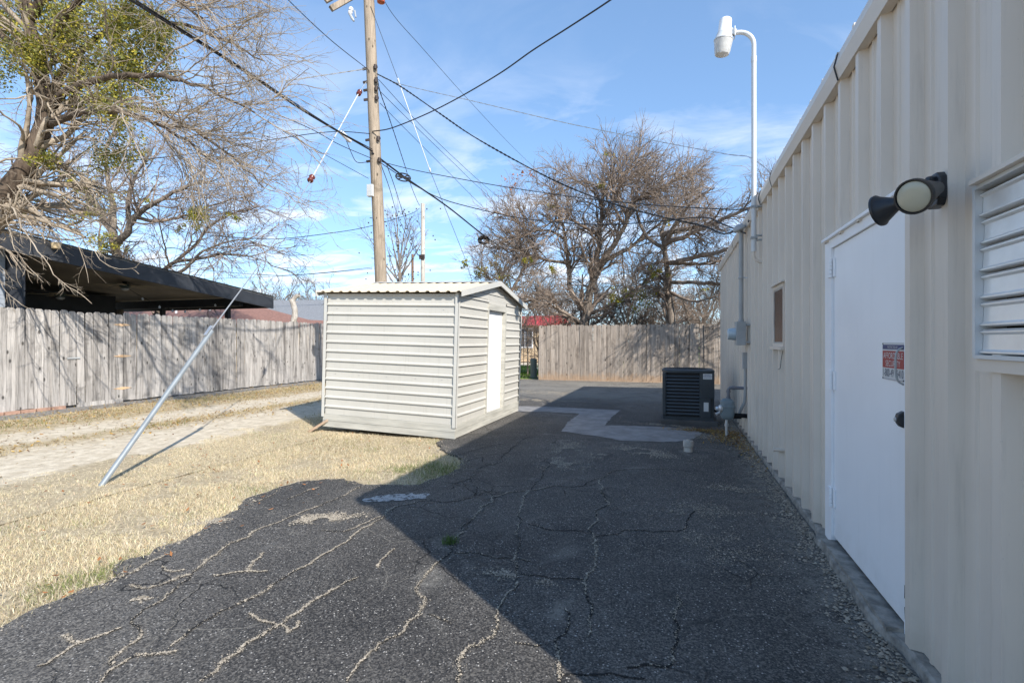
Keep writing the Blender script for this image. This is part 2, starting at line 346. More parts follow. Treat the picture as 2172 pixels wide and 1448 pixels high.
M['bark1'] = mat_bark('bark_near', (.045, .033, .025), (.15, .112, .083)); M['twig1'] = mat_bark('twig_near', (.22, .175, .13), (.40, .335, .26), 5, 1)
M['bark2'] = mat_bark('bark_far', (.12, .095, .075), (.28, .23, .185)); M['twig2'] = mat_bark('twig_far', (.175, .13, .10), (.315, .25, .20), 3, 1)
M['bark3'] = mat_bark('bark_pale', (.30, .26, .22), (.52, .48, .43))
M['twig3'] = mat_bark('twig_distant', (.15, .13, .115), (.24, .21, .19), 3, 1)
M['leafattr'] = mat_attr('foliage', .6, .35); M['grass'] = mat_attr('dry_grass', .85, .25); M['litter'] = mat_attr('leaf_litter', .85); M['stone'] = mat_attr('loose_grit', .9)
M['hinge'] = simple('bare_tan_hinge', (.62, .42, .25), .6, var=.12)
M['house_dark'] = simple('charcoal_paint', (.030, .033, .040), .6, var=.2); M['soffit'] = simple('patio_ceiling_paint', (.34, .29, .235), .8, var=.25, scale=1.2)
M['shingle'] = simple('grey_shingle', (.17, .165, .16), .95, var=.3, scale=9, bump=.6, bscale=30); M['shingle_red'] = simple('red_brown_shingle', (.24, .125, .095), .95, var=.2, scale=9, bump=.6, bscale=30)
M['shingle_lt'] = simple('slate_shingle', (.20, .205, .215), .95, var=.15, scale=9, bump=.6, bscale=30)
M['siding'] = simple('blue_grey_siding', (.33, .36, .40), .7, var=.08); M['redroof'] = simple('red_metal_roof', (.55, .045, .04), .5, var=.12); M['tan'] = simple('tan_stucco', (.50, .38, .25), .9, var=.12)
M['iron'] = simple('rusty_iron', (.05, .035, .03), .7, var=.3); M['binm'] = simple('green_grey_plastic', (.11, .14, .12), .6, var=.12)
M['amber'] = simple('amber_refractor', (.52, .40, .24), .3, var=.15); M['fanw'] = simple('fan_blade', (.42, .34, .22), .5); M['fanm'] = simple('fan_motor', (.07, .11, .10), .45)
M['red'] = simple('sign_red', (.36, .035, .032), .5, var=.06); M['navy'] = simple('sign_navy', (.045, .055, .16), .5, var=.06); M['signw'] = simple('sign_white', (.60, .60, .59), .45, var=.04); M['ink'] = simple('sign_ink', (.09, .10, .14), .6, var=.05)
def glassy(name, c, rough=.06, alpha=None):
    m, t, b = newmat(name); b.inputs['Base Color'].default_value = rgb(c); b.inputs['Roughness'].default_value = rough; b.inputs['Specular IOR Level'].default_value = .6; return m
M['pane'] = glassy('dark_window_glass', (.10, .042, .024), .25); M['pane'].node_tree.nodes['Principled BSDF'].inputs['Specular IOR Level'].default_value = .2; M['pane_far'] = glassy('far_window_glass', (.10, .12, .15))
M['lens'] = glassy('floodlight_lens', (.46, .44, .34), .22); M['refract'] = glassy('clear_refractor', (.80, .78, .74), .28)
def _trans(m, w):
    b = m.node_tree.nodes['Principled BSDF']; b.inputs['Transmission Weight'].default_value = w
_trans(M['refract'], .45)
M['metercap'] = glassy('meter_glass', (.42, .50, .55), .1)
m_, t_, b_ = newmat('worn_white_marking'); h_ = T(t_); v_ = h_.coord(); h_.L(h_.mix(h_.ramp(h_.noise(v_, 22, 6, .75), .40, .52), (.05, .048, .046), h_.mix(h_.noise(v_, 90, 3), (.28, .27, .26), (.55, .54, .52))), b_.inputs['Base Color']); b_.inputs['Roughness'].default_value = .9; M['paint_white'] = m_
M['footing'] = simple('dirty_footing', (.27, .25, .22), .95, var=.4, scale=11, bump=.7, bscale=50)
M['pad'] = simple('dark_pad', (.085, .083, .08), .9, var=.2, bump=.4)
M['crack'] = simple('crack_gap', (.008, .008, .008), .95)

def vnoise(x, y, s, seed=0):
    r_ = np.random.default_rng(seed); g = r_.random((64, 64)); fx, fy = x * s, y * s; ix, iy = np.floor(fx).astype(int), np.floor(fy).astype(int); u, v = fx - ix, fy - iy; u = u * u * (3 - 2 * u); v = v * v * (3 - 2 * v)
    q = lambda i, j: g[i % 64, j % 64]; return (q(ix, iy) * (1 - u) + q(ix + 1, iy) * u) * (1 - v) + (q(ix, iy + 1) * (1 - u) + q(ix + 1, iy + 1) * u) * v

# ------------------------------------------------------------------ ground sheets
def sheet(name, poly, z, mat, thick=0.0):
    bm = bmesh.new(); vs_ = [bm.verts.new((p[0], p[1], z)) for p in poly]; f = bm.faces.new(vs_); bm.normal_update()
    if f.normal.z < 0: f.normal_flip()
    if thick:
        r = bmesh.ops.extrude_face_region(bm, geom=[f]); 
        for v in r['geom']:
            if isinstance(v, bmesh.types.BMVert): v.co.z = z
        for v in vs_: v.co.z = z - thick
        bmesh.ops.recalc_face_normals(bm, faces=bm.faces)
    bmesh.ops.triangulate(bm, faces=[x for x in bm.faces if len(x.verts) > 4])
    me = bpy.data.meshes.new(name); bm.to_mesh(me); bm.free(); return link(name, me, mat)
def rough_line(pts, step=.09, amp=.03, closed=False, seed=1):
    r_ = np.random.default_rng(seed); out = []; n = len(pts)
    for i in range(n if closed else n - 1):
        a, b = np.array(pts[i], float), np.array(pts[(i + 1) % n], float); L = np.linalg.norm(b - a); k = max(1, int(L / step)); nrm = np.array((-(b - a)[1], (b - a)[0])) / max(L, 1e-6)
        for j in range(k): out.append(a + (b - a) * j / k + nrm * r_.normal() * amp * (0 if (j == 0 and not closed) else 1))
    if not closed: out.append(np.array(pts[-1], float))
    return out
tag(sheet('ground', [(-400, -400), (400, -400), (400, 600), (-400, 600)], -.022, M['ground']), kind='structure')
tag(sheet('alley', [(-11.62, -8), (-4.6, -8), (-4.6, 60), (-11.62, 60)], -.012, M['alley']), kind='structure')
EDGE = [(-3.3, -6), (-3.05, -2), (-2.95, 0.6), (-2.92, 1.44), (-2.97, 1.57), (-2.95, 1.72), (-2.92, 1.87), (-3.11, 2.05), (-3.09, 2.38), (-3.09, 2.52), (-3.21, 2.82), (-3.21, 3.04), (-3.39, 3.28), (-3.37, 3.52), (-3.33, 3.79), (-3.15, 3.95), (-2.84, 3.97), (-2.62, 3.92), (-2.26, 4.03), (-2.16, 4.37), (-2.10, 4.7), (-2.23, 5.09), (-2.6, 5.4), (-2.88, 5.76), (-2.95, 6.2), (-3.6, 8.6), (-4.7, 9.3), (-5.2, 11), (-5.35, 14), (-5.2, 16.35)]
edge_r = rough_line(EDGE, .07, .022, seed=3)
ASPH = edge_r + [np.array(p) for p in ((-4.5, 16.42), (1, 16.42), (6, 16.42), (6, 12.6), (.99, 12.4), (.99, -6))]
tag(sheet('asphalt_yard', ASPH, 0.0, M['asphalt'], .05), kind='structure')
def inpoly(px, py, poly):
    poly = np.asarray(poly); x, y = poly[:, 0], poly[:, 1]; x2, y2 = np.roll(x, -1), np.roll(y, -1); ins = np.zeros(px.shape, bool)
    for a, b, c, d in zip(x, y, x2, y2):
        if b == d: continue
        k = ((b > py) != (d > py)) & (px < (c - a) * (py - b) / (d - b) + a); ins ^= k
    return ins
patch = [(1096, 862), (1190, 865), (1317, 871), (1299, 885), (1283, 903), (1370, 905), (1467, 910), (1490, 920), (1470, 932), (1434, 939), (1318, 936), (1273, 927), (1190, 916), (1203, 898), (1229, 878), (1150, 874), (1096, 874)]
pp = [G(*p)[:2] for p in patch]; tag(sheet('trench_patch', rough_line(pp, .08, .012, True, 5), .004, M['patch']), kind='structure')
pm = [G(760 + x / 2.4625, 860 + y / 2.4625)[:2] for x, y in ((25, 498), (60, 482), (180, 468), (280, 460), (300, 470), (370, 463), (355, 488), (250, 496), (130, 503), (45, 508))]
tag(sheet('paint_marking', rough_line(pm, .03, .012, True, 6), .004, M['paint_white']), kind='structure')

# sand-filled cracks traced as ground lines: a dark gap plus a drift of grit flakes
C1 = [[(190, 1365), (240, 1355), (400, 1250), (520, 1205), (640, 1160)], [(340, 1200), (370, 1235), (405, 1245)],
 [(530, 1448), (580, 1380), (700, 1310), (850, 1295), (920, 1285)],
 [(575, 1360), (640, 1280), (740, 1180), (690, 1120), (750, 1065), (850, 1020), (930, 940), (1010, 870), (1070, 820), (1180, 740), (1240, 710), (1370, 640), (1480, 600), (1600, 550), (1700, 510), (1850, 440), (1890, 425)],
 [(890, 1260), (1000, 1170), (1080, 1120), (1200, 1060), (1330, 1000), (1420, 940), (1520, 880), (1640, 810), (1760, 740), (1830, 690), (1900, 640), (2000, 590), (2080, 530)],
 [(1680, 655), (1800, 660), (1880, 625), (1990, 580)], [(1050, 1440), (1130, 1390), (1190, 1320), (1280, 1250), (1370, 1200), (1480, 1140), (1560, 1080), (1640, 1020), (1700, 990), (1780, 940), (1870, 900)],
 [(1300, 1090), (1380, 1130), (1470, 1150)], [(680, 940), (800, 950), (930, 900), (1000, 880)], [(1110, 890), (1250, 870), (1400, 870)],
 [(1310, 510), (1400, 480), (1440, 460)], [(1500, 495), (1580, 460), (1660, 430)], [(560, 930), (700, 870), (800, 810), (920, 765)], [(1470, 1150), (1500, 1190), (1560, 1130)], [(1290, 870), (1320, 820), (1380, 770)], [(850, 840), (900, 870), (960, 860)]]
C2 = [[(-60, 1448), (0, 1350), (60, 1290), (150, 1220), (240, 1180), (320, 1090), (350, 1010), (300, 970), (330, 920), (390, 840), (460, 790), (490, 740), (510, 690), (570, 620), (640, 530), (700, 480), (780, 455), (900, 445), (1040, 420)],
 [(890, 450), (850, 540), (840, 620), (825, 680), (840, 740), (820, 790), (830, 850), (835, 900), (780, 980), (730, 1080), (720, 1140)],
 [(1280, 380), (1270, 450), (1310, 520), (1240, 550), (1230, 620), (1200, 650), (1240, 710), (1240, 790), (1230, 860), (1180, 920), (1185, 970), (1215, 1030), (1200, 1120), (1200, 1210)],
 [(1050, 1450), (1050, 1340), (1030, 1230), (1080, 1195), (1100, 1130), (1080, 1060)], [(1640, 1350), (1640, 1290), (1670, 1220), (1670, 1150), (1655, 1070), (1685, 1040), (1670, 990)], [(1400, 1375), (1550, 1360), (1640, 1350)],
 [(520, 1448), (525, 1350), (555, 1280), (620, 1250), (700, 1210), (730, 1150)], [(100, 850), (130, 800), (190, 750)]]
C3 = [[(500, 770), (600, 770), (720, 800), (800, 800), (900, 815)], [(840, 880), (950, 890), (1080, 905), (1180, 910)], [(1220, 690), (1340, 675), (1440, 655), (1560, 660), (1700, 650), (1720, 600), (1760, 550)], [(880, 620), (960, 640), (1050, 655), (1180, 655)],
 [(1050, 1410), (1200, 1410), (1350, 1410), (1500, 1430)], [(610, 480), (620, 430), (600, 370), (700, 310), (790, 240), (880, 140)], [(1280, 380), (1350, 340), (1450, 335), (1620, 335)], [(820, 1240), (900, 1255), (960, 1250)], [(170, 560), (260, 520), (330, 500), (430, 510), (610, 480)], [(360, 1090), (440, 1120), (480, 1140)],
 [(1040, 420), (1100, 430), (1180, 420), (1280, 380)], [(900, 445), (960, 350), (1000, 270)], [(620, 470), (780, 455)], [(480, 440), (600, 380)], [(500, 260), (620, 230), (760, 200)], [(540, 300), (650, 270), (700, 310)]]
def frac(pts, it=4, amp=.16, seed=0):
    r_ = np.random.default_rng(seed); p = [np.array(q) for q in pts]
    for _ in range(it):
        o = []
        for a, b in zip(p[:-1], p[1:]):
            d = b - a; o += [a, (a + b) / 2 + np.array((-d[1], d[0])) * r_.normal() * amp]
        p = o + [p[-1]]
    return np.array(p)
gap = B(); fl_pos = []; fl_sz = []
for gi, (S, ox, wdt, dens) in enumerate(((C1, 0, .0062, 1.0), (C2, 760, .0052, .8), (C3, 760, .004, .12))):
    for ci, c in enumerate(S):
        p = frac([G(ox + x / 2.4625, 860 + y / 2.4625)[:2] for x, y in c], 4, .075, gi * 50 + ci); L = np.linalg.norm(np.diff(p, axis=0), axis=1)
        T_ = np.gradient(p, axis=0); T_ /= np.linalg.norm(T_, axis=1)[:, None] + 1e-9; N_ = np.stack([-T_[:, 1], T_[:, 0]], 1)
        ww = (.0055 if gi < 2 else .0045) * (0.5 + rng.random(len(p))); ww[0] = ww[-1] = .0008
        V = np.concatenate([np.c_[p + N_ * ww[:, None], np.full(len(p), .003)], np.c_[p - N_ * ww[:, None], np.full(len(p), .003)]]); n = len(p)
        gap.add(V, [(i, i + 1, n + i + 1, n + i) for i in range(n - 1)])
        tot = L.sum(); k = int(tot * 1500 * dens); cum = np.concatenate([[0], np.cumsum(L)]); s_ = rng.random(k) * tot
        mod = .55 + .5 * np.sin(s_ * 3.1 + ci) + .45 * np.sin(s_ * 13 + 2 * ci); keep = rng.random(k) < np.clip(mod, .12, 1); s_ = s_[keep]; k = len(s_)
        xx = np.interp(s_, cum, p[:, 0]); yy = np.interp(s_, cum, p[:, 1]); local = np.interp(s_, cum, .5 + rng.random(len(p)))
        halo = rng.random(k) < .35; spread = wdt * .75 * local * np.clip(.4 + .9 * np.sin(s_ * 2.3 + ci * 1.7) ** 2, .4, 1.4) * np.where(halo, 3.2, 1); off = rng.normal(size=(k, 2)) * spread[:, None]; fl_pos.append(np.c_[xx, yy] + off); fl_sz.append(np.clip(rng.lognormal(math.log(.0026), .45, k), .0012, .008) * np.where(halo, .6, 1))
gap.build('crack_gap', M['crack'], bpy.data.objects['asphalt_yard'])
# grit along the wall foot and in worn patches
def blob(cx, cy, sx, sy, n, ang=0):
    q = rng.normal(size=(n, 2)) * (sx, sy); c, s = math.cos(ang), math.sin(ang); return np.c_[cx + q[:, 0] * c - q[:, 1] * s, cy + q[:, 0] * s + q[:, 1] * c]
nw = 9000; yw = .6 + rng.random(nw) * 10; ok_ = .882 - np.abs(rng.normal(size=nw)) * (.05 + .05 * np.sin(yw * 5) ** 2); fl_pos.append(np.c_[ok_, yw]); fl_sz.append(np.clip(rng.lognormal(math.log(.005), .5, nw), .002, .016))
for (px, py, sx, sy, n, an) in ((1205, 955, .10, .30, 900, .1), (1370, 960, .22, .10, 900, -.5), (1270, 965, .05, .10, 250, 0), (1190, 985, .14, .12, 500, 0), (1560, 1040, .15, .10, 350, 0), (1540, 930, .25, .15, 900, 0), (1500, 1085, .2, .1, 350, .3), (1530, 1160, .2, .2, 350, .3), (1110, 1225, .12, .03, 260, 0), (680, 1100, .14, .05, 700, .5), (430, 1108, .1, .06, 500, 0.6), (300, 1262, .05, .03, 200, 0), (1180, 835, .9, .25, 1800, -.2), (1150, 850, .5, .15, 1200, 0), (1430, 905, .5, .05, 500, -.3)):
    g = G(px, py); n = int(n * 4.5); bq = blob(g[0], g[1], sx, sy, n, an); bq = bq[vnoise(bq[:, 0], bq[:, 1], 9, 77) > .42]; n = len(bq); fl_pos.append(bq); fl_sz.append(np.clip(rng.lognormal(math.log(.0030), .5, n), .0012, .010))
er = np.array(edge_r); sel = rng.integers(4, len(er) - 60, 5200); fl_pos.append(er[sel] + np.c_[rng.normal(size=5200) * .045, rng.normal(size=5200) * .045]); fl_sz.append(np.clip(rng.lognormal(math.log(.0036), .5, 5200), .0015, .012))
fp = np.concatenate(fl_pos); fs = np.concatenate(fl_sz); kk = inpoly(fp[:, 0], fp[:, 1], ASPH); ok2 = kk | ((fp[:, 0] < -1.9) & (fp[:, 1] < 6)); fp, fs, kk = fp[ok2], fs[ok2], kk[ok2]; n = len(fp); zg = np.where(kk, .0, -.021)
ang = rng.random((n, 5)) * .9 + np.arange(5) * 2 * math.pi / 5; rad = fs[:, None] * (.6 + .6 * rng.random((n, 5)))
ring = np.stack([fp[:, :1] + rad * np.cos(ang), fp[:, 1:] + rad * np.sin(ang), np.full((n, 5), .0045) + zg[:, None] + rng.random((n, 5)) * .001], 2)
top = np.stack([fp[:, 0], fp[:, 1], .005 + zg + fs * .7], 1)[:, None]; V = np.concatenate([ring, top], 1).reshape(-1, 3); b0 = np.arange(n)[:, None] * 6
F = np.concatenate([b0 + np.array([[j, (j + 1) % 5, 5]]) for j in range(5)])
me = mesh_np('sandy_grit', V, [F]); base = np.array((.33, .285, .225)); c_ = base * (0.6 + .75 * rng.random((n, 1))) + rng.normal(size=(n, 1)) * .02
att = me.color_attributes.new('col', 'FLOAT_COLOR', 'POINT'); att.data.foreach_set('color', np.repeat(np.c_[np.clip(c_, .04, .6), np.ones(n)], 6, axis=0).astype(np.float32).ravel())
tag(link('sandy_grit', me, M['stone']), 'pale sandy grit lying in the cracks of the black asphalt', 'grit', kind='stuff')

# ------------------------------------------------------------------ dry lawn
def blades(xy, length, width, cols, name, mat, lay=.9, z0=-.022):
    n = len(xy); a = rng.random(n) * 2 * math.pi; tilt = np.abs(rng.normal(size=n)) * lay * .6 + .15; tilt = np.clip(tilt, .05, 1.45)
    d = np.stack([np.cos(a) * np.sin(tilt), np.sin(a) * np.sin(tilt), np.cos(tilt)], 1); dd = d.copy(); dd[:, 2] -= .25 + .5 * rng.random(n); dd /= np.linalg.norm(dd, axis=1)[:, None]
    b_ = rng.random(n) * 2 * math.pi; s_ = np.stack([np.cos(b_), np.sin(b_), np.zeros(n)], 1) * (width / 2)[:, None]
    p0 = np.c_[xy, np.full(n, z0)]; p1 = p0 + d * (length * .55)[:, None]; p2 = p1 + dd * (length * .5)[:, None]; p2[:, 2] = np.maximum(p2[:, 2], z0 + .004)
    V = np.stack([p0 - s_, p0 + s_, p1 + s_ * .8, p1 - s_ * .8, p2], 1).reshape(-1, 3); i0 = np.arange(n)[:, None] * 5
    me = mesh_np(name, V, [i0 + np.array([[0, 1, 2, 3]]), i0 + np.array([[3, 2, 4]])]); at = me.color_attributes.new('col', 'FLOAT_COLOR', 'POINT')
    at.data.foreach_set('color', np.repeat(np.c_[np.clip(cols, 0, 1), np.ones(n)], 5, axis=0).astype(np.float32).ravel()); return link(name, me, mat)
nb = 470000; gx = -6.35 + rng.random(nb) * 4.4; gy = -.3 + (rng.random(nb) ** 1.25) * 8.0
lim = -5.95 + .5 * (vnoise(gx, gy, 1.1, 4) - .5) + .25 * (vnoise(gx, gy, 5, 5) - .5)
jx, jy = gx + rng.normal(size=nb) * .055, gy + rng.normal(size=nb) * .055
k = (gx > lim) & ~inpoly(jx, jy, edge_r + [np.array((3, 16.35)), np.array((3, -6))]); k |= (gx < -2.05) & (gx > lim) & (rng.random(nb) < .10) & (vnoise(gx, gy, 3, 8) > .45) & inpoly(gx + rng.normal(size=nb) * .0 - .07, gy, EDGE + [(-9, 16), (-9, -6)])
k &= ~((gx > -4.86) & (gy > 6.1)); cov = vnoise(gx, gy, 1.6, 9) * .6 + vnoise(gx, gy, 6, 10) * .4; k &= rng.random(nb) < np.clip((cov - .27) * 3.4, .10, 1)
gx, gy, = gx[k], gy[k]; n = len(gx)
gm = vnoise(gx, gy, .9, 11) * .6 + vnoise(gx, gy, 4, 12) * .4
corner = np.exp(-(((gx + 2.35) / .45) ** 2 + ((gy - 4.5) / .6) ** 2)) + .8 * np.exp(-(((gx + 3.1) / .2) ** 2 + ((gy - 1.9) / .4) ** 2)) + .35 * np.exp(-(((gx + 5.4) / .35) ** 2 + ((gy - 7) / .9) ** 2)); green = rng.random(n) < np.clip((gm - .55) * 1.1 + corner * .95 + .05, 0, .85)
straw = np.array((.66, .555, .36)) * (.6 + .65 * rng.random((n, 1))) * (1 + rng.normal(size=(n, 3)) * .04); pale = rng.random(n) < .25; straw *= (.68 + .55 * vnoise(gx, gy, 1.3, 41) + .15 * vnoise(gx, gy, 7, 42))[:, None]; straw[pale] = np.array((.80, .71, .52)) * (.8 + .3 * rng.random((pale.sum(), 1)))
grn = np.array((.21, .24, .08)) * (.6 + .8 * rng.random((n, 1))); cols = np.where(green[:, None], grn, straw)
ln = (.020 + .024 * rng.random(n)) * (1 + .7 * np.clip(corner, 0, 1))
tag(blades(np.c_[gx, gy], ln, .0018 + .0020 * rng.random(n), cols, 'dry_lawn', M['grass'], lay=1.35), 'short straw coloured lawn between the sandy alley and the asphalt', 'grass', kind='stuff')
# grass along alley margins (thinner)
nb = 90000; gx = -11.3 + rng.random(nb) * 5.3; gy = 2.5 + rng.random(nb) * 16; w1 = np.exp(-((gx + 7.62) / .22) ** 2) + .9 * np.exp(-((gx + 9.9) / .6) ** 2) + .9 * np.exp(-((gx + 5.6) / .35) ** 2) * (gy > 7)
k = rng.random(nb) < np.clip(w1 * (vnoise(gx, gy, 1.2, 14) * .9 + .1), 0, 1); gx, gy = gx[k], gy[k]; n = len(gx); gr = rng.random(n) < .16 + .3 * (vnoise(gx, gy, .7, 15) > .6)
cols = np.where(gr[:, None], np.array((.17, .19, .06)) * (.7 + .6 * rng.random((n, 1))), np.array((.52, .41, .23)) * (.6 + .6 * rng.random((n, 1))))
tag(blades(np.c_[gx, gy], .03 + .05 * rng.random(n), .003 + .004 * rng.random(n), cols, 'alley_verge_grass', M['grass'], z0=-.012), 'thin dry grass in the strips along the sandy alley', 'grass', kind='stuff')
nb = 26000; gx = -9.5 + rng.random(nb) * 4.9; gy = 16.6 + rng.random(nb) * 9; k = (vnoise(gx, gy, .5, 30) > .35); gx, gy = gx[k], gy[k]; n = len(gx)
tag(blades(np.c_[gx, gy], .06 + .07 * rng.random(n), .006 + .008 * rng.random(n), np.array((.13, .22, .04)) * (.6 + .8 * rng.random((n, 1))), 'green_grass', M['grass']), 'fresh green grass beyond the end of the wooden back fence', 'grass', kind='stuff')
for nm, px, py, n, r_, lab in (('weed_tuft', 955, 1152, 150, .022, 'small green weed tuft growing in an asphalt crack'),):
    g = G(px, py); xy = blob(g[0], g[1], r_, r_, n); tag(blades(xy, .03 + .04 * rng.random(n), .0025 + .002 * rng.random(n), np.array((.10, .16, .045)) * (.6 + .8 * rng.random((n, 1))), nm, M['grass'], z0=0), lab, 'weed')
# fallen leaves
def litter(xy, size, cols, name, z0):
    n = len(xy); a = rng.random(n) * 6.283; u = np.stack([np.cos(a), np.sin(a), rng.normal(size=n) * .25], 1); v = np.stack([-np.sin(a), np.cos(a), rng.normal(size=n) * .25], 1); s_ = size[:, None]
    c = np.c_[xy, z0 + .003 + rng.random(n) * .018]; V = np.stack([c - u * s_, c + v * s_ * .45, c + u * s_ + np.array((0, 0, .006)), c - v * s_ * .45], 1).reshape(-1, 3); me = mesh_np(name, V, [np.arange(n)[:, None] * 4 + np.array([[0, 1, 2, 3]])])
    at = me.color_attributes.new('col', 'FLOAT_COLOR', 'POINT'); at.data.foreach_set('color', np.repeat(np.c_[np.clip(cols, 0, 1), np.ones(n)], 4, axis=0).astype(np.float32).ravel()); return link(name, me, M['litter'])
nb = 13000; gx = np.concatenate([-9.8 + rng.normal(size=nb // 2) * .75, -7.6 + rng.normal(size=nb // 4) * .3, -11.6 + np.abs(rng.normal(size=nb // 4)) * 2.2]); gy = 3 + rng.random(len(gx)) * 13; k = (gx > -11.5) & (gx < -5.8) & (vnoise(gx, gy, 1.0, 21) * .7 + vnoise(gx, gy, 4, 22) * .3 + .1 > rng.random(len(gx))); gx, gy = gx[k], gy[k]; n = len(gx)
pal = np.array([(.42, .25, .06), (.30, .17, .06), (.50, .33, .09), (.24, .13, .06), (.36, .27, .14)]); tag(litter(np.c_[gx, gy], .014 + .016 * rng.random(n), pal[rng.integers(0, 5, n)] * (.6 + .7 * rng.random((n, 1))), 'alley_leaf_litter', -.012), 'yellow brown fallen leaves along the foot of the grey fence', 'leaves', kind='stuff')
xy = np.concatenate([blob(.68, 7.35, .13, .30, 900), blob(.35, 7.75, .22, .08, 500), blob(.8, 6.7, .06, .5, 300)]); n = len(xy); tag(litter(xy, .011 + .010 * rng.random(n), pal[rng.integers(0, 5, n)] * (.45 + .6 * rng.random((n, 1))), 'meter_leaf_litter', .0), 'brown leaves drifted around the gas meter by the wall', 'leaves', kind='stuff')
xy = np.c_[-5.8 + rng.random(260) * 3, 1 + rng.random(260) * 5]; n = len(xy); tag(litter(xy, .012 + .012 * rng.random(n), np.array((.30, .13, .05)) * (.6 + .7 * rng.random((n, 1))), 'lawn_leaf_litter', .012), 'scattered rusty leaves lying on the dry lawn', 'leaves', kind='stuff')

# ------------------------------------------------------------------ metal building
WX = .952; BY0, BY1 = .9, 11.76; ZT = 2.83; ZB = .045
bld = tag(empty('metal_building', (WX, 6.2, 0)), 'beige ribbed metal building along the right side with white door', 'building')
OPEN = [(2.555, 3.715, -1, 1.930), (1.14, 1.952, 1.262, 1.775), (5.043, 5.547, 1.25, 1.835)]
def rib_profile(y0, y1):
    """(y, depth) of the panel face, ribs every 0.3015 m"""
    pts = []; s = .3015; k0 = math.floor((y0 - 2.80) / s) - 1; k1 = math.ceil((y1 - 2.80) / s) + 1
    for k in range(k0, k1 + 1):
        c = 2.80 + k * s - .03
        pts += [(c - .036, 0), (c - .022, .043), (c + .022, .043), (c + .036, 0)]
        for m_ in (.105, .195): pts += [(c + m_ - .014, 0), (c + m_ - .007, .007), (c + m_ + .007, .007), (c + m_ + .014, 0)]
    pts.sort(); ys = [p[0] for p in pts]; ds = [p[1] for p in pts]
    inner = [p for p in pts if y0 < p[0] < y1]; f = lambda y: float(np.interp(y, ys, ds)); return [(y0, f(y0))] + inner + [(y1, f(y1))]
def panel(y0, y1, top=ZT):
    b = B(); cuts = sorted({y0, y1} | {c for o in OPEN for c in o[:2] if y0 < c < y1})
    for a, c in zip(cuts[:-1], cuts[1:]):
        zs = [(ZB, top)]
        for (p, q, z0, z1) in OPEN:
            if p <= (a + c) / 2 <= q:
                nz = []
                for (s0, s1) in zs:
                    if z0 > s0: nz.append((s0, z0))
                    if z1 < s1: nz.append((z1, s1))
                zs = nz
        pr = rib_profile(a, c); n = len(pr)
        for s0, s1 in zs:
            V = [(WX - d, y, s0) for y, d in pr] + [(WX - d, y, s1) for y, d in pr]; b.add(V, [(i, i + 1, n + i + 1, n + i) for i in range(n - 1)])
    return b
y = BY0
while y < BY1 - .01:
    y2 = min(BY1, y + .9045); panel(y, y2).build('wall_panel', M['wall'], bld); y = y2
B().box(WX + .14, 11.2, BY0 + .01, BY0 + .05, ZB, 2.83).build('end_wall', M['wall'], bld)
B().box(WX + .14, 11.2, BY1 - .05, BY1 - .01, ZB, 2.83).build('end_wall', M['wall'], bld)
B().prism([(WX + .03, 2.835), (11.2, 2.835), (11.2, 2.9), (6.1, 3.28), (WX + .03, 2.90)], 'y', BY0 + .02, BY1 - .02).build('gable_fill', M['wall'], bld)
B().box(WX + .12, WX + .135, BY0, BY1, ZB, 2.83).build('inner_wall', M['wall_dark'], bld)
B().prism([(WX - .040, 2.945), (6.1, 3.34), (6.1, 3.37), (WX - .040, 2.975)], 'y', BY0 - .03, BY1 + .04).build('roof', M['trim'], bld)
rb = B()
for i in range(36): rb.prism([(WX - .045, 2.976), (6.1, 3.371), (6.1, 3.40), (WX - .045, 3.004)], 'y', BY0 + .1 + i * .3015, BY0 + .13 + i * .3015)
rb.build('roof_ribs', M['trim'], bld)
B().prism([(6.1, 3.34), (11.3, 2.94), (11.3, 2.975), (6.1, 3.37)], 'y', BY0 - .03, BY1 + .04).build('roof', M['trim'], bld)
# eave trim in lapped lengths
seams = [BY0 - .02, 3.37, 5.47, 6.17, 8.9, BY1 + .03]
for i, (a, c) in enumerate(zip(seams[:-1], seams[1:])):
    o_ = .003 * (i % 2); b = B(); ex = -.018 if i % 2 else 0
    b.prism([(.899 - o_, 2.818 - o_), (.880 - o_, 2.895), (.899 - o_, 2.972 + o_), (WX + .02, 2.978 + o_), (WX + .02, 2.955), (.915, 2.955), (.897, 2.893), (.913, 2.83), (.945, 2.83), (.945, 2.818 - o_)], 'y', a + ex, c)
    b.build('eave_trim', M['trim'], bld)
for c in seams[1:-1]: B().prism([(.892, 2.814), (.872, 2.895), (.892, 2.978), (.90, 2.978), (.882, 2.895), (.90, 2.814)], 'y', c - .024, c - .020).build('seam_lip', M['house_dark'], bld)
# screws on ribs and pans
scr = B()
for zz in (.16, 1.05, 2.05, 2.76):
    k = 0; yy = 2.80 - .03 + .3015 * math.ceil((BY0 - 2.77) / .3015)
    while yy < BY1:
        if not any(p - .02 < yy + .06 < q + .02 and z0 < zz < z1 for p, q, z0, z1 in OPEN): scr.lathe([(.006, 0), (.006, .003), (.004, .006)], (WX, yy + .06, zz + .0 * k), (-1, 0, 0), 6)
        yy += .3015; k += 1
scr.build('screws', M['meter_grey'], bld)['kind'] = 'stuff'
# concrete footing
b = B(); yy = BY0 - .1; prev = None; pts = []
while yy < BY1 + .2: pts.append((yy, .905 + rng.normal() * .003 if not 2.6 < yy < 3.8 else (.862 + rng.normal() * .006), .043 + rng.normal() * .003)); yy += .12
n = len(pts); V = []
for (yy, x, z) in pts: V += [(x - .012, yy, -.03), (x, yy, z - .008), (x + .012, yy, z), (1.6, yy, z)]
b.add(V, [(i * 4 + j, i * 4 + j + 1, (i + 1) * 4 + j + 1, (i + 1) * 4 + j) for i in range(n - 1) for j in range(3)]); b.build('footing', M['footing'], bld)
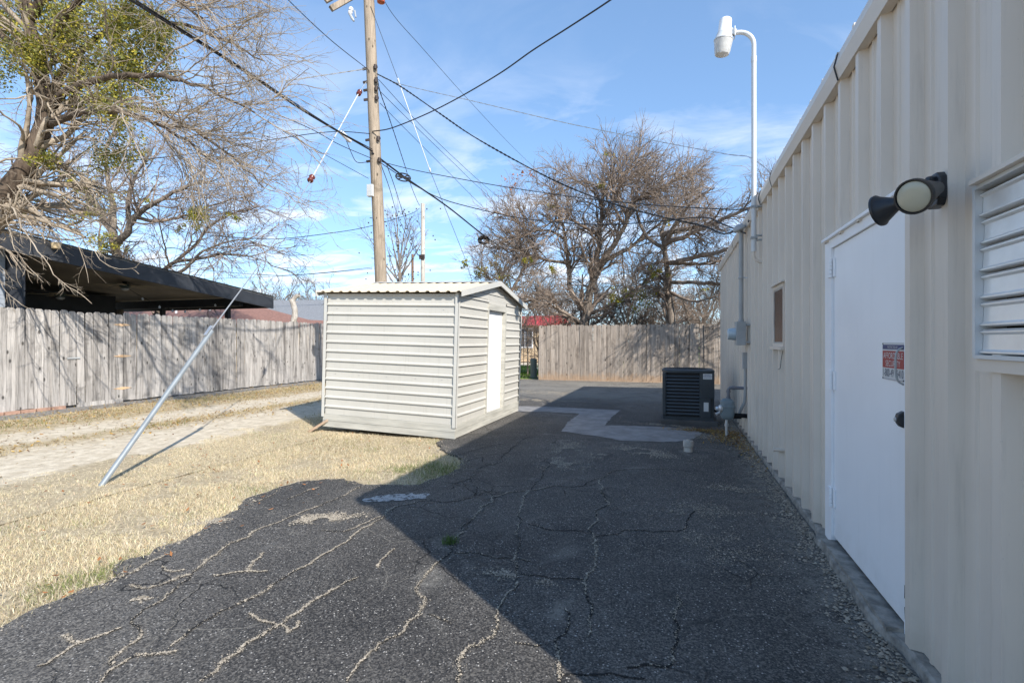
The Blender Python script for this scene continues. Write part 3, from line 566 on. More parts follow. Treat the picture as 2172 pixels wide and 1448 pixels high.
# white steel door and frame
dr = B().box(.940, .978, 2.575, 3.590, .085, 1.880).build('door', M['door'], bld, bevel=.003)
fr = B(); fr.box(.925, 1.06, 3.593, 3.727, -.005, 1.9395); fr.box(.936, 1.06, 2.546, 2.572, .0, 1.9395); fr.box(.925, 1.06, 2.572, 3.593, 1.883, 1.939)
fr.build('door_frame', M['white'], dr)
B().box(.905, 1.06, 2.535, 3.735, 1.9405, 1.957).build('drip_cap', M['white'], dr)
B().box(.87, 1.06, 2.574, 3.592, .040, .062).build('threshold', M['footing'], dr)
B().box(.960, 1.05, 2.574, 3.592, .063, .082).build('sweep', M['blackmatte'], dr)
for zz in (1.70, 1.00, .27):
    hb = B(); hb.box(.917, .925, 3.597, 3.640, zz, zz + .115); hb.box(.931, .939, 3.550, 3.586, zz, zz + .115)
    for i in range(5): hb.tube([(.922, 3.591, zz + i * .0235), (.922, 3.591, zz + i * .0235 + .021)], .0085, 8)
    hb.build('hinge', M['white'], dr, smooth=True)
hp = catmull([(.940, 2.588, 1.276), (.920, 2.588, 1.262), (.911, 2.588, 1.235), (.911, 2.588, 1.165), (.920, 2.588, 1.128), (.940, 2.588, 1.112)], 6); B().tube(hp, .0042, 8).build('handle', M['meter_grey'], dr, smooth=True)
lk = B(); lk.prism([(.940, .925), (.926, .93), (.917, .945), (.914, .968), (.919, .985), (.940, .998)], 'y', 2.578, 2.612); lk.build('lock_cover', M['black'], dr, bevel=.004)
B().lathe([(.010, 0), (.010, .004), (.007, .006)], (.9145, 2.598, .960), (-1, 0, 0), 12).build('lock_cylinder', M['galv'], dr)
ch = B(); ch.add([(.9345, 2.550, .26), (.9345, 2.566, .255), (.9345, 2.568, .20), (.9345, 2.555, .195)], [(0, 1, 2, 3)]); ch.add([(.9345, 2.549, .17), (.9345, 2.567, .16), (.9345, 2.562, .11), (.9345, 2.55, .12)], [(0, 1, 2, 3)]); ch.build('paint_chip', M['iron'], dr)
# security sign screwed to the door
def text(body, h, parent, mat, org, wid=None, name='lettering', font_off=0.0):
    """text in the plane X = org[0], reading towards -Y; org = top-left (x,y,z)"""
    cu = bpy.data.curves.new('t', 'FONT'); cu.body = body; cu.size = 1; cu.offset = font_off; to = bpy.data.objects.new('t', cu); COL.objects.link(to); bpy.context.view_layer.update()
    me = bpy.data.meshes.new_from_object(to.evaluated_get(bpy.context.evaluated_depsgraph_get())); bpy.data.objects.remove(to)
    V = np.empty(len(me.vertices) * 3, np.float32); me.vertices.foreach_get('co', V); V = V.reshape(-1, 3); mn, mxx = V.min(0), V.max(0); sx = (wid if wid else (mxx - mn)[0] * h / (mxx - mn)[1]) / (mxx - mn)[0]; sy = h / (mxx - mn)[1]
    Q = np.stack([np.full(len(V), org[0]), org[1] - (V[:, 0] - mn[0]) * sx, org[2] - (mxx[1] - V[:, 1]) * sy], 1) - wl(parent); me.vertices.foreach_set('co', Q.astype(np.float32).ravel()); me.update(); me.name = name
    return link(name, me, mat, parent)
SY, SZ, SX = 2.812, 1.295, .939; sw, sh = .240, .172
sg = tag(B().box(SX - .002, SX, SY - sw, SY, SZ - sh, SZ).build('security_sign', M['signw']), 'small red white and blue security company sign on white door', 'sign')
B().box(SX - .0028, SX - .0021, SY - sw + .004, SY - .004, SZ - .031, SZ - .010).build('blue_band', M['navy'], sg)
B().box(SX - .0028, SX - .0021, SY - sw + .003, SY - .003, SZ - .116, SZ - .038).build('red_band', M['red'], sg)
text('PROTECTED BY', .011, sg, M['signw'], (SX - .0032, SY - .062, SZ - .0155), .11); text('AFFORDABLE', .028, sg, M['signw'], (SX - .0032, SY - .014, SZ - .046), .212); text('SECURITY', .027, sg, M['signw'], (SX - .0032, SY - .040, SZ - .082), .160)
text('1-800-49', .036, sg, M['ink'], (SX - .0026, SY - .008, SZ - .121), .120); text('-5410', .036, sg, M['ink'], (SX - .0026, SY - .150, SZ - .121), .080)
B().box(SX - .0026, SX - .0021, SY - sw + .002, SY - .002, SZ - .169, SZ - .1675).build('border_line', M['navy'], sg)
for yy, zz in ((SY - .006, SZ - .006), (SY - .006, SZ - sh + .006), (SY - sw + .006, SZ - sh + .006)): B().lathe([(.004, 0), (.003, .002)], (SX - .002, yy, zz), (-1, 0, 0), 8).build('screw', M['blackmatte'], sg)
# louvre shutter
lv = empty('louver_vent', np.array((0, 1.6, 1.5)) - np.array(bld.location)); lv.parent = bld
b = B(); b.box(.895, .975, 1.948, 1.962, 1.250, 1.786); b.box(.895, .975, 1.10, 1.132, 1.250, 1.786); b.box(.892, .975, 1.132, 1.948, 1.774, 1.786); b.box(.892, .975, 1.132, 1.948, 1.246, 1.258); b.build('vent_frame', M['galv_light'], lv)
B().box(.872, .952, 1.08, 1.935, 1.7865, 1.801).build('head_flashing', M['trim'], lv)
B().box(.900, .952, 1.08, 1.965, 1.208, 1.245).build('sill_flashing', M['trim'], lv)
B().box(.985, 1.0, 1.132, 1.948, 1.258, 1.774).build('backing', M['blackmatte'], lv)
pz = .0855
prof = [(.945, .0), (.914, .002), (.906, .005), (.906, .009), (.913, .013), (.915, .016), (.917, .061), (.915, .064), (.908, .068), (.908, .072), (.915, .076), (.918, .0785), (.945, .0800)]
for i in range(6):
    b = B(); n = len(prof); z0 = 1.2595 + i * pz; j = rng.normal() * .0012; V = [(x + j, yy, z0 + z) for yy in (1.134, 1.9465) for x, z in prof]; b.add(V, [(k, k + 1, n + k + 1, n + k) for k in range(n - 1)]); b.build('slat', M['louver'], lv, smooth=True, angle=30)
# narrow window
wn = empty('window', np.array((WX, 5.45, 1.5)) - np.array(bld.location)); wn.parent = bld
b = B(); b.box(.922, .99, 5.515, 5.545, 1.252, 1.833); b.box(.922, .99, 5.045, 5.070, 1.252, 1.833); b.box(.922, .99, 5.07, 5.515, 1.800, 1.833); b.box(.922, .99, 5.07, 5.515, 1.252, 1.280); b.build('window_frame', M['trim'], wn)
B().box(.930, .936, 5.07, 5.515, 1.28, 1.80).build('pane', M['pane'], wn); b = B(); b.box(.926, .938, 5.500, 5.514, 1.281, 1.799); b.box(.926, .938, 5.071, 5.082, 1.281, 1.799); b.box(.926, .938, 5.082, 5.500, 1.785, 1.799); b.box(.926, .938, 5.082, 5.500, 1.281, 1.295); b.build('sash', M['conc'], wn)
B().box(.898, .97, 4.99, 5.555, 1.8345, 1.850).build('window_cap', M['trim'], wn); B().box(.896, .97, 5.01, 5.56, 1.224, 1.251).build('window_sill', M['trim'], wn)
tag(B().tube(catmull([(.918, 5.04, 1.215), (.910, 5.07, 1.13), (.912, 5.12, 1.06), (.908, 5.20, 1.04)], 6), .0025, 5).build('loose_wire', M['cable']), 'thin loose wire hanging below the narrow window', 'wire')
tag(B().tube([(.955, 5.13, .305), (.86, 5.13, .302)], .016, 10).tube([(.862, 5.13, .302), (.855, 5.13, .302)], .021, 10).build('drain_spout', M['trim'], smooth=True), 'short beige pipe stub sticking out low on the ribbed wall', 'pipe')
# twin floodlight
fl = tag(empty('floodlight', (.92, 2.25, 1.89)), 'black twin bell floodlight mounted above the white door', 'floodlight')
b = B(); b.prism([(2.165, 1.785), (2.235, 1.785), (2.25, 1.81), (2.25, 1.885), (2.23, 1.905), (2.17, 1.905), (2.15, 1.885), (2.15, 1.81)], 'x', .885, .925); b.build('mount_plate', M['black'], fl, bevel=.006)
def bell(apex, mouth, name, parent):
    a, m_ = np.array(apex), np.array(mouth); ax = m_ - a; L = np.linalg.norm(ax); pr = [(.016, 0), (.024, .004), (.027, .02), (.054, L * .84), (.060, L * .9), (.060, L), (.055, L), (.053, L - .012), (.0, L - .013)]
    B().lathe(pr, a, ax, 28).build(name, M['black'], parent, smooth=True); return a, ax / L, L
A0 = np.array((.868, 2.12, 1.835)); A1 = PX(1936, 419, .765); hA = bell(A0, A1, 'lamp_head', fl)
n_ = hA[1]; B().lathe([(.0515, -.011), (.0515, -.004), (.045, .001), (.025, .004), (.0, .005)], A1, n_, 28).build('lens', M['lens'], fl.children[-1], smooth=True)
B0 = PX(1912, 430, .79); B1 = PX(1862, 449, .735); hB = bell(B0 , B1, 'lamp_head', fl)
B().tube([(.89, 2.20, 1.86), (.875, 2.16, 1.85), A0], [.02, .016, .016], 10).tube([(.885, 2.19, 1.83), (.85, 2.12, 1.80), B0], [.014, .012, .012], 10).build('swivel_arm', M['black'], fl, smooth=True)
B().lathe([(.016, 0), (.016, .02), (.010, .028)], (.885, 2.19, 1.875), (-.8, -.4, .3), 10).build('photo_cell', M['black'], fl, smooth=True)

# ------------------------------------------------------------------ yard light on its pole
yl = tag(empty('yard_light', (.829, 6.13, 2.3)), 'pale grey dusk-to-dawn light on tall hooked pole fixed to eave', 'light')
hook = [(.829, 6.13, 2.30), (.829, 6.13, 4.45)] + [(.829 - .17 * (1 - math.cos(a)), 6.13, 4.60 + .17 * math.sin(a)) for a in np.linspace(0, R(88), 9)] + [(.615, 6.13, 4.772)]
B().tube(hook[:2], .0265, 14).build('pole', M['galv_light'], yl, smooth=True); B().tube(hook[1:], .0245, 14).tube([(.829, 6.13, 4.41), (.829, 6.13, 4.47)], .029, 14).build('hook_arm', M['galv_light'], yl, smooth=True)
lx, lz = .520, 4.747
ax = np.array((.10, -.04, 1.0)); hd = B().lathe([(.0, .205), (.045, .203), (.062, .19), (.066, .17), (.070, .05), (.072, .045)], (lx, 6.13, lz), ax, 24).build('lamp_housing', M['white'], yl, smooth=True)
B().lathe([(.074, .048), (.076, .044), (.098, -.028), (.104, -.032), (.104, -.040), (.09, -.040)], (lx, 6.13, lz), ax, 28).build('reflector_collar', M['galv_light'], yl, smooth=True)
B().lathe([(.100, -.042), (.098, -.06), (.084, -.165), (.074, -.195), (.05, -.205), (.0, -.206)], (lx, 6.13, lz), ax, 28).build('refractor', M['refract'], yl, smooth=True)
B().lathe([(.012, 0), (.035, -.03), (.045, -.08), (.02, -.115), (0, -.118)], (lx, 6.13, lz - .03), ax, 14).build('lamp_bulb', M['porc_w'], yl, smooth=True)
B().bar((lx + .06, 6.13, lz + .055), (.64, 6.13, 4.772), .05, .06).box(.628, .636, 6.085, 6.175, 4.72, 4.83).build('neck_clamp', M['galv_light'], yl, bevel=.004)
br = B(); br.box(.829, .951, 6.11, 6.15, 2.42, 2.435); br.box(.829, .951, 6.11, 6.15, 2.47, 2.485); br.box(.94, .951, 6.08, 6.18, 2.41, 2.5); br.box(.795, .865, 6.095, 6.165, 2.44, 2.465); br.build('bracket', M['meter_grey'], yl)
br = B(); br.box(.85, .951, 6.10, 6.16, 2.79, 2.805); br.box(.797, .862, 6.098, 6.162, 2.785, 2.81); br.build('bracket', M['meter_grey'], yl)
B().tube(catmull([(.829, 6.13, 2.32), (.83, 6.13, 2.24), (.87, 6.13, 2.19), (.95, 6.13, 2.17)], 6), .016, 10).build('conduit', M['trim'], yl, smooth=True)

# ------------------------------------------------------------------ electric meter, mast, gas meter
em = tag(empty('electric_meter', (.83, 7.3, 1.25)), 'grey electric meter box with service mast on ribbed wall', 'electric meter')
B().box(.765, .878, 7.2, 7.44, 1.25, 1.565).build('meter_box', M['meter_grey'], em, bevel=.006)
B().lathe([(.0, .103), (.06, .101), (.073, .092), (.077, .06), (.082, .03), (.082, 0)], (.765, 7.32, 1.40), (-1, 0, 0), 24).build('meter_dial', M['metercap'], em, smooth=True)
B().tube([(.832, 7.3, 1.55), (.832, 7.3, 2.79)], .0295, 14).tube([(.832, 7.3, 1.565), (.832, 7.3, 1.60)], .037, 14).build('mast', M['meter_grey'], em, smooth=True)
wh = B(); wh.lathe([(.034, 0), (.036, .02), (.075, .03), (.085, .05), (.065, .095), (.02, .115), (0, .116)], (.832, 7.3, 2.755), (-.45, -.1, 1), 16); wh.build('weather_head', M['meter_grey'], em, smooth=True)
b = B(); b.box(.79, .94, 7.285, 7.315, 2.14, 2.155); b.tube([(.80, 7.26, 2.147), (.87, 7.26, 2.147)], .008, 6); b.build('strap', M['galv'], em)
for zz in (1.29, 1.52): B().box(.878, .951, 7.22, 7.42, zz - .012, zz + .012).build('standoff', M['meter_grey'], em)
sb = tag(empty('disconnect_box', (.9, 7.55, .95)), 'small grey utility box and conduit below the electric meter', 'box')
B().box(.865, .935, 7.38, 7.50, .93, 1.15).build('box', M['meter_grey'], sb, bevel=.004); B().tube(catmull([(.90, 7.44, .93), (.90, 7.44, .75), (.895, 7.44, .5), (.86, 7.46, .40), (.83, 7.5, .30)], 6), .02, 10).build('conduit', M['meter_grey'], sb, smooth=True)
gm_ = tag(empty('gas_meter', (.66, 7.45, 0)), 'grey green gas meter on pipes beside the air conditioner', 'gas meter')
def rbox(b, c, sx, sy, prof):
    c = np.array(c); k = 16; V = []
    for z, s_ in prof:
        for j in range(k):
            a = 2 * math.pi * (j + .5) / k; ca, sa = math.cos(a), math.sin(a); e = .5; V.append(c + (sx * s_ * math.copysign(abs(ca) ** e, ca), sy * s_ * math.copysign(abs(sa) ** e, sa), z))
    n = len(prof); return b.add(V, [(i * k + j, i * k + (j + 1) % k, (i + 1) * k + (j + 1) % k, (i + 1) * k + j) for i in range(n - 1) for j in range(k)] + [tuple(range(k))[::-1], tuple((n - 1) * k + j for j in range(k))])
b = B(); rbox(b, (.675, 7.45, .23), .095, .075, [(0, .55), (.02, .80), (.06, .93), (.16, 1.0), (.165, 1.08), (.185, 1.08), (.19, .98), (.25, .95), (.28, .6), (.29, .3)]); b.build('meter_body', M['gas'], gm_, smooth=True)
rg = B(); rg.lathe([(.05, 0), (.055, .01), (.05, .03), (.028, .04), (.028, .07), (.02, .08)], (.60, 7.42, .38), (-1, -.25, 0), 16); rg.lathe([(.018, 0), (.018, .09)], (.60, 7.43, .34), (-.6, -.3, -.3), 10); rg.build('regulator', M['galv'], gm_, smooth=True)
B().tube([(.665, 7.44, -.02), (.665, 7.44, .235)], .019, 12).tube([(.665, 7.44, .14), (.665, 7.44, .17)], .028, 8).build('riser_pipe', M['galv'], gm_, smooth=True)
B().tube(catmull([(.69, 7.45, .50), (.69, 7.45, .62), (.70, 7.45, .655), (.73, 7.45, .665), (.84, 7.45, .665), (.955, 7.45, .665)], 5), .021, 12).tube([(.69, 7.45, .50), (.69, 7.45, .54)], .03, 8).tube([(.69, 7.45, .60), (.69, 7.45, .63)], .029, 8).tube([(.735, 7.45, .665), (.77, 7.45, .665)], .029, 8).build('outlet_pipe', M['pipe'], gm_, smooth=True)
B().tube([(.72, 7.47, .29), (.955, 7.47, .285)], .03, 12).build('support_pipe', M['blackmatte'], gm_, smooth=True)
sc_ = tag(empty('cleanout_pipe', (.14, 6.27, 0)), 'short weathered grey cleanout pipe standing in the asphalt', 'pipe')
B().lathe([(.05, -.02), (.05, .055), (.058, .06), (.058, .115), (.054, .12)], (.14, 6.27, 0), (.02, .03, 1), 18).build('stub', M['conc'], sc_, smooth=True); B().lathe([(.054, .12), (.054, .128), (.02, .128), (.02, .14), (0, .14)], (.14, 6.27, 0), (.02, .03, 1), 18).build('cap', M['conc'], sc_, smooth=True)

# ------------------------------------------------------------------ air conditioner
ac = tag(empty('air_conditioner', (.19, 8.65, 0)), 'dark grey outdoor air conditioner condenser on pad by the wall', 'air conditioner')
x0, x1, y0, y1, z0, z1 = -.20, .57, 8.29, 9.05, .085, .855
B().box(x0 - .03, x1 + .05, y0 - .06, y1 + .06, -.02, .07).build('pad', M['pad'], ac, bevel=.012)
B().box(x0 + .01, x1 - .01, y0 + .01, y1 - .01, .0705, .12).build('base_pan', M['cond'], ac)
B().box(x0 + .045, x1 - .045, y0 + .045, y1 - .045, .121, z1 - .05).build('coil', M['cond_fin'], ac)
for (cx, cy) in ((x0, y0), (x0, y1), (x1, y1)): B().box(min(cx, cx + math.copysign(.06, .19 - cx)), max(cx, cx + math.copysign(.06, .19 - cx)), min(cy, cy + math.copysign(.06, 8.67 - cy)), max(cy, cy + math.copysign(.06, 8.67 - cy)), .1205, z1 - .045).build('corner_post', M['cond'], ac, bevel=.015)
B().box(x1 - .215, x1, y0, y0 + .05, .42, z1 - .045).build('control_cover', M['cond'], ac, bevel=.006); B().box(x1 - .215, x1 - .05, y0 + .004, y0 + .05, .1205, .4195).build('service_panel', M['cond'], ac, bevel=.005)
B().box(x1 - .05, x1, y0 + .051, y0 + .20, .1205, z1 - .045).build('side_panel', M['cond'], ac, bevel=.004)
def louv(bb, a, c, axis):
    me = None
    for i in range(12):
        z = .155 + i * .0535; b = B()
        if axis == 'x': b.prism([(bb, z), (bb + .014, z + .024), (bb + .018, z + .022), (bb + .004, z - .004)], 'x', a, c)
        else: b.prism([(bb, z), (bb + .014, z + .024), (bb + .018, z + .022), (bb + .004, z - .004)], 'y', a, c)
        b.build('louver_slat', M['cond'], ac)
louv(y0 + .004, x0 + .06, x1 - .215, 'x'); louv(x0 + .004, y0 + .06, y1 - .06, 'y')
tp = B(); k = 40; V = []
cxm, cym = (x0 + x1) / 2, (y0 + y1) / 2; hw = (x1 - x0) / 2 + .012
for rr, zz, sq in ((hw, z1 - .045, 1), (hw, z1 - .012, 1), (hw - .02, z1, 1), (hw - .075, z1 + .006, 0), (hw - .085, z1 - .01, 0), (hw - .085, z1 - .06, 0)):
    for j in range(k):
        a = 2 * math.pi * (j + .5) / k; c, s = math.cos(a), math.sin(a)
        if sq: c, s = math.copysign(abs(c) ** .28, c), math.copysign(abs(s) ** .28, s)
        V.append((cxm + rr * c, cym + rr * s, zz))
tp.add(V, [(i * k + j, i * k + (j + 1) % k, (i + 1) * k + (j + 1) % k, (i + 1) * k + j) for i in range(5) for j in range(k)]); tp.build('top_cap', M['cond'], ac, smooth=True)
gr_ = B()
for rr in np.linspace(.05, hw - .09, 9): gr_.tube([(cxm + rr * math.cos(a), cym + rr * math.sin(a), z1 + .004 + .012 * (1 - rr / hw)) for a in np.linspace(0, 2 * math.pi, 33)], .0025, 5, False)
for a in np.linspace(0, math.pi, 7)[:-1]: gr_.bar((cxm - (hw - .08) * math.cos(a), cym - (hw - .08) * math.sin(a), z1 + .006), (cxm + (hw - .08) * math.cos(a), cym + (hw - .08) * math.sin(a), z1 + .006), .006, .006)
gr_.build('fan_grille', M['black'], ac); fb = B()
for a in (0, 2.09, 4.19): fb.add([(cxm + r_ * math.cos(a + d), cym + r_ * math.sin(a + d), z1 - .05 + z) for r_, d, z in ((.04, -.3, 0), (.27, -.35, -.03), (.27, .35, .03), (.04, .3, 0))], [(0, 1, 2, 3)])
fb.build('fan_blade', M['fin'] if 'fin' in M else M['galv'], ac)
lb = B().box(x1 - .165, x1 - .035, y0 - .002, y0, .715, .80).build('label', M['signw'], ac)
def textY(body, h, parent, mat, org, wid):
    o = text(body, h, parent, mat, (0, 0, 0), wid); me = o.data; V = np.empty(len(me.vertices) * 3, np.float32); me.vertices.foreach_get('co', V); V = V.reshape(-1, 3) + wl(parent)
    me.vertices.foreach_set('co', (np.stack([org[0] - V[:, 1], np.full(len(V), org[1]), org[2] + V[:, 2]], 1) - wl(parent)).astype(np.float32).ravel()); me.update(); return o
textY('Quality', .024, lb, M['navy'], (x1 - .145, y0 - .0028, .792), .09); B().box(x1 - .160, x1 - .040, y0 - .0028, y0 - .0021, .757, .765).build('stripe', M['navy'], lb); textY('676-3150', .016, lb, M['ink'], (x1 - .15, y0 - .0028, .745), .10)
B().box(x1 - .155, x1 - .085, y0 + .0015, y0 + .0035, .215, .355).build('rating_plate', M['signw'], ac)
pl = B(); pl.tube(catmull([(x1, y0 + .12, .22), (x1 + .12, y0 + .10, .20), (.80, 8.2, .16), (.955, 8.1, .18)], 6), .022, 8); pl.build('refrigerant_line', M['blackmatte'], ac, smooth=True)

# ------------------------------------------------------------------ shed
TW, TD, TH = 2.095, 2.82, 1.93
sd = tag(empty('storage_shed', (-2.80, 6.08, 0.0), (0, R(1.7), 0)), 'cream ribbed metal storage shed with white door and gable roof', 'shed')
def rib_sheet(n0, n1, z0, pitch=.1345):
    """profile (out, z) of horizontal ribbed siding between ribs n0..n1"""
    p = []
    for i in range(n0, n1):
        z = z0 + i * pitch; p += [(0, z), (0, z + pitch - .038), (.019, z + pitch - .034), (.019, z + pitch - .018), (0, z + pitch)]
    return p
def sid(prof, mk, a, c): 
    b = B(); n = len(prof); V = [mk(u, o, z) for u in (a, c) for o, z in prof]; return b.add(V, [(i, i + 1, n + i + 1, n + i) for i in range(n - 1)])
zb = .19
for (a, c) in ((0, 5), (5, 10), (10, 13)):
    e = .0025 if (a == 5) else 0
    sid(rib_sheet(a, c, zb), lambda u, o, z: (u, -o - e, z), -TW + .03, -.03).build('front_siding', M['shed'], sd, True)
    for (u0, u1) in ((.03, 1.135), (1.965, TD - .03)): sid(rib_sheet(a, c, zb), lambda u, o, z: (o + e, u, z), u0, u1).build('gable_siding', M['shed'], sd, True)
    sid(rib_sheet(a, c, zb), lambda u, o, z: (-TW - o - e, u, z), .03, TD - .03).build('back_siding', M['shed'], sd, True)
    sid(rib_sheet(a, c, zb), lambda u, o, z: (u, TD + o + e, z), -TW + .03, -.03).build('rear_siding', M['shed'], sd, True)
RZ = 2.235; mid = TD / 2
for xx, nm in ((0.0, 'gable_top'), (-TW, 'gable_top')):
    s_ = 1 if xx == 0 else -1; b = B(); b.prism([(.03, 1.945), (TD - .03, 1.945), (TD - .03, 1.96), (mid, RZ - .03), (.03, 1.96)], 'x', xx - .004, xx + .004)
    if s_ > 0:
        for zz in (2.03, 2.13):
            hwid = (RZ - .03 - zz) / (RZ - .03 - 1.96) * mid - .06; b.prism([(mid - hwid, zz), (mid + hwid, zz), (mid + hwid - .03, zz + .02), (mid - hwid + .03, zz + .02)], 'x', .004, .016)
    b.build(nm, M['shed'], sd, True)
for (cx, cy) in ((0, 0), (-TW, 0), (0, TD), (-TW, TD)):
    sx = 1 if cx == 0 else -1; sy = -1 if cy == 0 else 1; b = B(); xa, ya = cx + sx * .0225, cy + sy * .0225
    b.box(min(xa, xa - sx * .05), max(xa, xa - sx * .05), min(ya, ya - sy * .004), max(ya, ya - sy * .004), .15, 1.945); b.box(min(xa, xa - sx * .004), max(xa, xa - sx * .004), min(ya, ya - sy * .05), max(ya, ya - sy * .05), .15, 1.945); b.build('corner_trim', M['shed_trim'], sd, True)
sk = B(); sk.box(-TW, 0.012, -.012, .03, .005, .092); sk.box(-TW, .010, -.010, .03, .096, .188); sk.build('skirt_board', M['shed_wood'], sd, True)
sk = B(); sk.box(-.03, .014, .031, TD, .012, .096); sk.box(-.03, .012, .031, TD, .100, .188); sk.build('skirt_board', M['shed_wood'], sd, True)
sk = B(); sk.box(-TW, -TW + .04, .031, TD, .03, .188); sk.box(-TW + .04, -.03, TD - .04, TD, .03, .188); sk.build('skirt_board', M['shed_wood'], sd, True)
B().box(-TW + .05, -.04, .05, TD - .05, .10, .16).build('floor', M['shed_wood'], sd, True)
B().box(-.004, .004, 1.10, 1.965, 1.887, 1.944).build('gable_siding', M['shed'], sd, True)
dd = B().box(-.075, -.045, 1.14, 1.96, .16, 1.79).build('door', M['shed_door'], sd, True)
f = B(); f.box(-.08, .02, 1.10, 1.138, .15, 1.83); f.box(-.08, .02, 1.912, 1.965, .15, 1.83); f.box(-.08, .022, 1.138, 1.912, 1.79, 1.885); f.build('door_frame', M['shed_wood'], dd, True)
B().box(-.08, .018, 1.139, 1.911, .135, .159).build('sill', M['shed_wood'], dd, True)
# roof sheets with ribs, running down the slope
def roof_side(yA, zA, yB, zB):
    n = 15; pr = []; xx0, xx1 = -TW - .10, .09; pt = (xx1 - xx0) / n
    for i in range(n): x = xx0 + i * pt; pr += [(x, 0), (x + pt * .5, 0), (x + pt * .62, .018), (x + pt * .82, .018), (x + pt * .95, 0)]
    pr.append((xx1, 0)); b = B(); m_ = len(pr); up = [(x, yA, zA + d) for x, d in pr] + [(x, yB, zB + d) for x, d in pr]; lo = [(x, y, z - .004) for x, y, z in up]; b.add(up, [(i, i + 1, m_ + i + 1, m_ + i) for i in range(m_ - 1)]); b.add(lo, [(i, m_ + i, m_ + i + 1, i + 1) for i in range(m_ - 1)]); return b
slope = (RZ - 1.965) / mid; ov = .085
for s_ in (0, 1):
    yA, zA = (-ov, 1.965 - ov * slope) if s_ == 0 else (TD + ov, 1.965 - ov * slope); roof_side(yA, zA, mid, RZ).build('roof_sheet', M['shed_roof'], sd, True)
B().prism([(mid - .12, RZ + .001), (mid, RZ + .028), (mid + .12, RZ + .001), (mid, RZ + .020)], 'x', -TW - .09, .085).build('ridge_cap', M['shed_trim'], sd, True)
for xx in (.092, -TW - .102):
    for (ya, yb) in ((-ov - .01, mid), (TD + ov + .01, mid)):
        za = 1.965 - (ov + .01) * slope; b = B(); sx = 1 if xx > 0 else -1; b.prism([(ya, za - .055), (yb, RZ - .050), (yb, RZ + .024), (ya, za + .022)], 'x', min(xx, xx + .012 * sx), max(xx, xx + .012 * sx)); b.build('rake_trim', M['shed_trim'], sd, True)
b = B()
for i, (u, v) in enumerate([(x, z) for z in (1.72, .78) for x in (-1.9, -1.5, -1.05, -.6, -.2)]): b.lathe([(.006, 0), (.004, .005)], (u, -.004, v), (0, -1, 0), 6)
b.build('screws', M['meter_grey'], sd, True)['kind'] = 'stuff'
tag(B().bar((-5.08, 6.02, -.01), (-4.83, 6.13, .16), .17, .035).build('prop_plank', M['fence_brown'], bevel=.003), 'short brown plank propped under the shed corner', 'plank')
tag(B().box(-4.85, -4.45, 6.3, 6.7, -.02, .055).build('support_block', M['conc'], bevel=.01), 'grey concrete block under the left end of the shed', 'block')

# ------------------------------------------------------------------ fences
def picket_mesh(w_, h, seed, th=.016):
    r_ = np.random.default_rng(seed); b = B(); zs = np.linspace(0, h - .034, 6); prof = []
    L = [(-w_ / 2 + r_.normal() * .0015, z) for z in zs]; Rr = [(w_ / 2 + r_.normal() * .0015, z) for z in zs]
    poly = L + [(-w_ / 2 + .032, h), (w_ / 2 - .032, h)] + Rr[::-1]; wz = r_.normal(size=2) * .004
    V = [(o, x, z) for o in (0, th) for x, z in poly]; V = [(o + wz[0] * math.sin(z * 2.1) + wz[1] * (x / w_) * z, x, z) for o, x, z in V]
    n = len(poly); b.add(V, [tuple(range(n))[::-1], tuple(range(n, 2 * n))] + [(i, (i + 1) % n, n + (i + 1) % n, n + i) for i in range(n)]); return b
def mesh_of(b, name):
    me = bpy.data.meshes.new(name); me.from_pydata([tuple(p) for p in np.concatenate(b.v)], [], b.f); bm = bmesh.new(); bm.from_mesh(me); bmesh.ops.recalc_face_normals(bm, faces=bm.faces); bm.to_mesh(me); bm.free(); return me
def pickets(parent, y0, y1, x, z, h, w_, mat, along='y', gapw=.004, seed=0):
    ms = [mesh_of(picket_mesh(w_, h + .012 * (i - 3) / 3, seed + i), 'picket') for i in range(7)]
    for m_ in ms: m_.materials.append(mat)
    r_ = random.Random(seed); L = wl(parent); nn = max(1, round((y1 - y0) / (w_ + gapw))); stp = (y1 - y0) / nn
    for q_ in range(nn):
        p = y0 + stp * (q_ + .5) + r_.uniform(-.0015, .0015)
        o = bpy.data.objects.new('picket', r_.choice(ms)); COL.objects.link(o); o.parent = parent; d = r_.uniform(-.006, .006); zz = z + r_.uniform(-.012, .012)
        if along == 'y': o.location = np.array((x + d, p, zz)) - L; o.rotation_euler = (r_.gauss(0, .006), r_.gauss(0, .004), r_.gauss(0, .045))
        else: o.location = np.array((p, x + d, zz)) - L; o.rotation_euler = (r_.gauss(0, .004), r_.gauss(0, .006), -R(90) + r_.gauss(0, .045))
lf = tag(empty('grey_picket_fence', (-11.4, 9, 0)), 'weathered grey dog-eared picket fence with gate along the alley', 'fence')
pickets(lf, 3.6, 6.785, -11.4, .045, 1.87, .136, M['fence_grey'], seed=10); pickets(lf, 7.68, 17.2, -11.4, .02, 1.895, .136, M['fence_grey'], seed=20)
b = B(); 
for zz in (.35, 1.0, 1.6): b.box(-11.46, -11.412, 3.6, 6.75, zz, zz + .09); b.box(-11.46, -11.412, 7.7, 17.2, zz, zz + .09)
b.build('rail', M['fence_grey'], lf)
for yy in (4.2, 6.72, 7.72, 10.1, 12.5, 14.9, 17.1): B().box(-11.55, -11.461, yy - .045, yy + .045, -.05, 1.82).build('post', M['fence_grey'], lf)
gt = empty('gate', np.array((-11.4, 7.65, 0)) - wl(lf)); gt.parent = lf
pickets(gt, 6.798, 7.675, -11.395, .05, 1.84, .136, M['fence_grey'], seed=40)
b = B(); b.box(-11.455, -11.415, 6.8, 7.65, .4, .49); b.box(-11.455, -11.415, 6.8, 7.65, 1.5, 1.59); b.build('gate_rail', M['fence_grey'], gt)
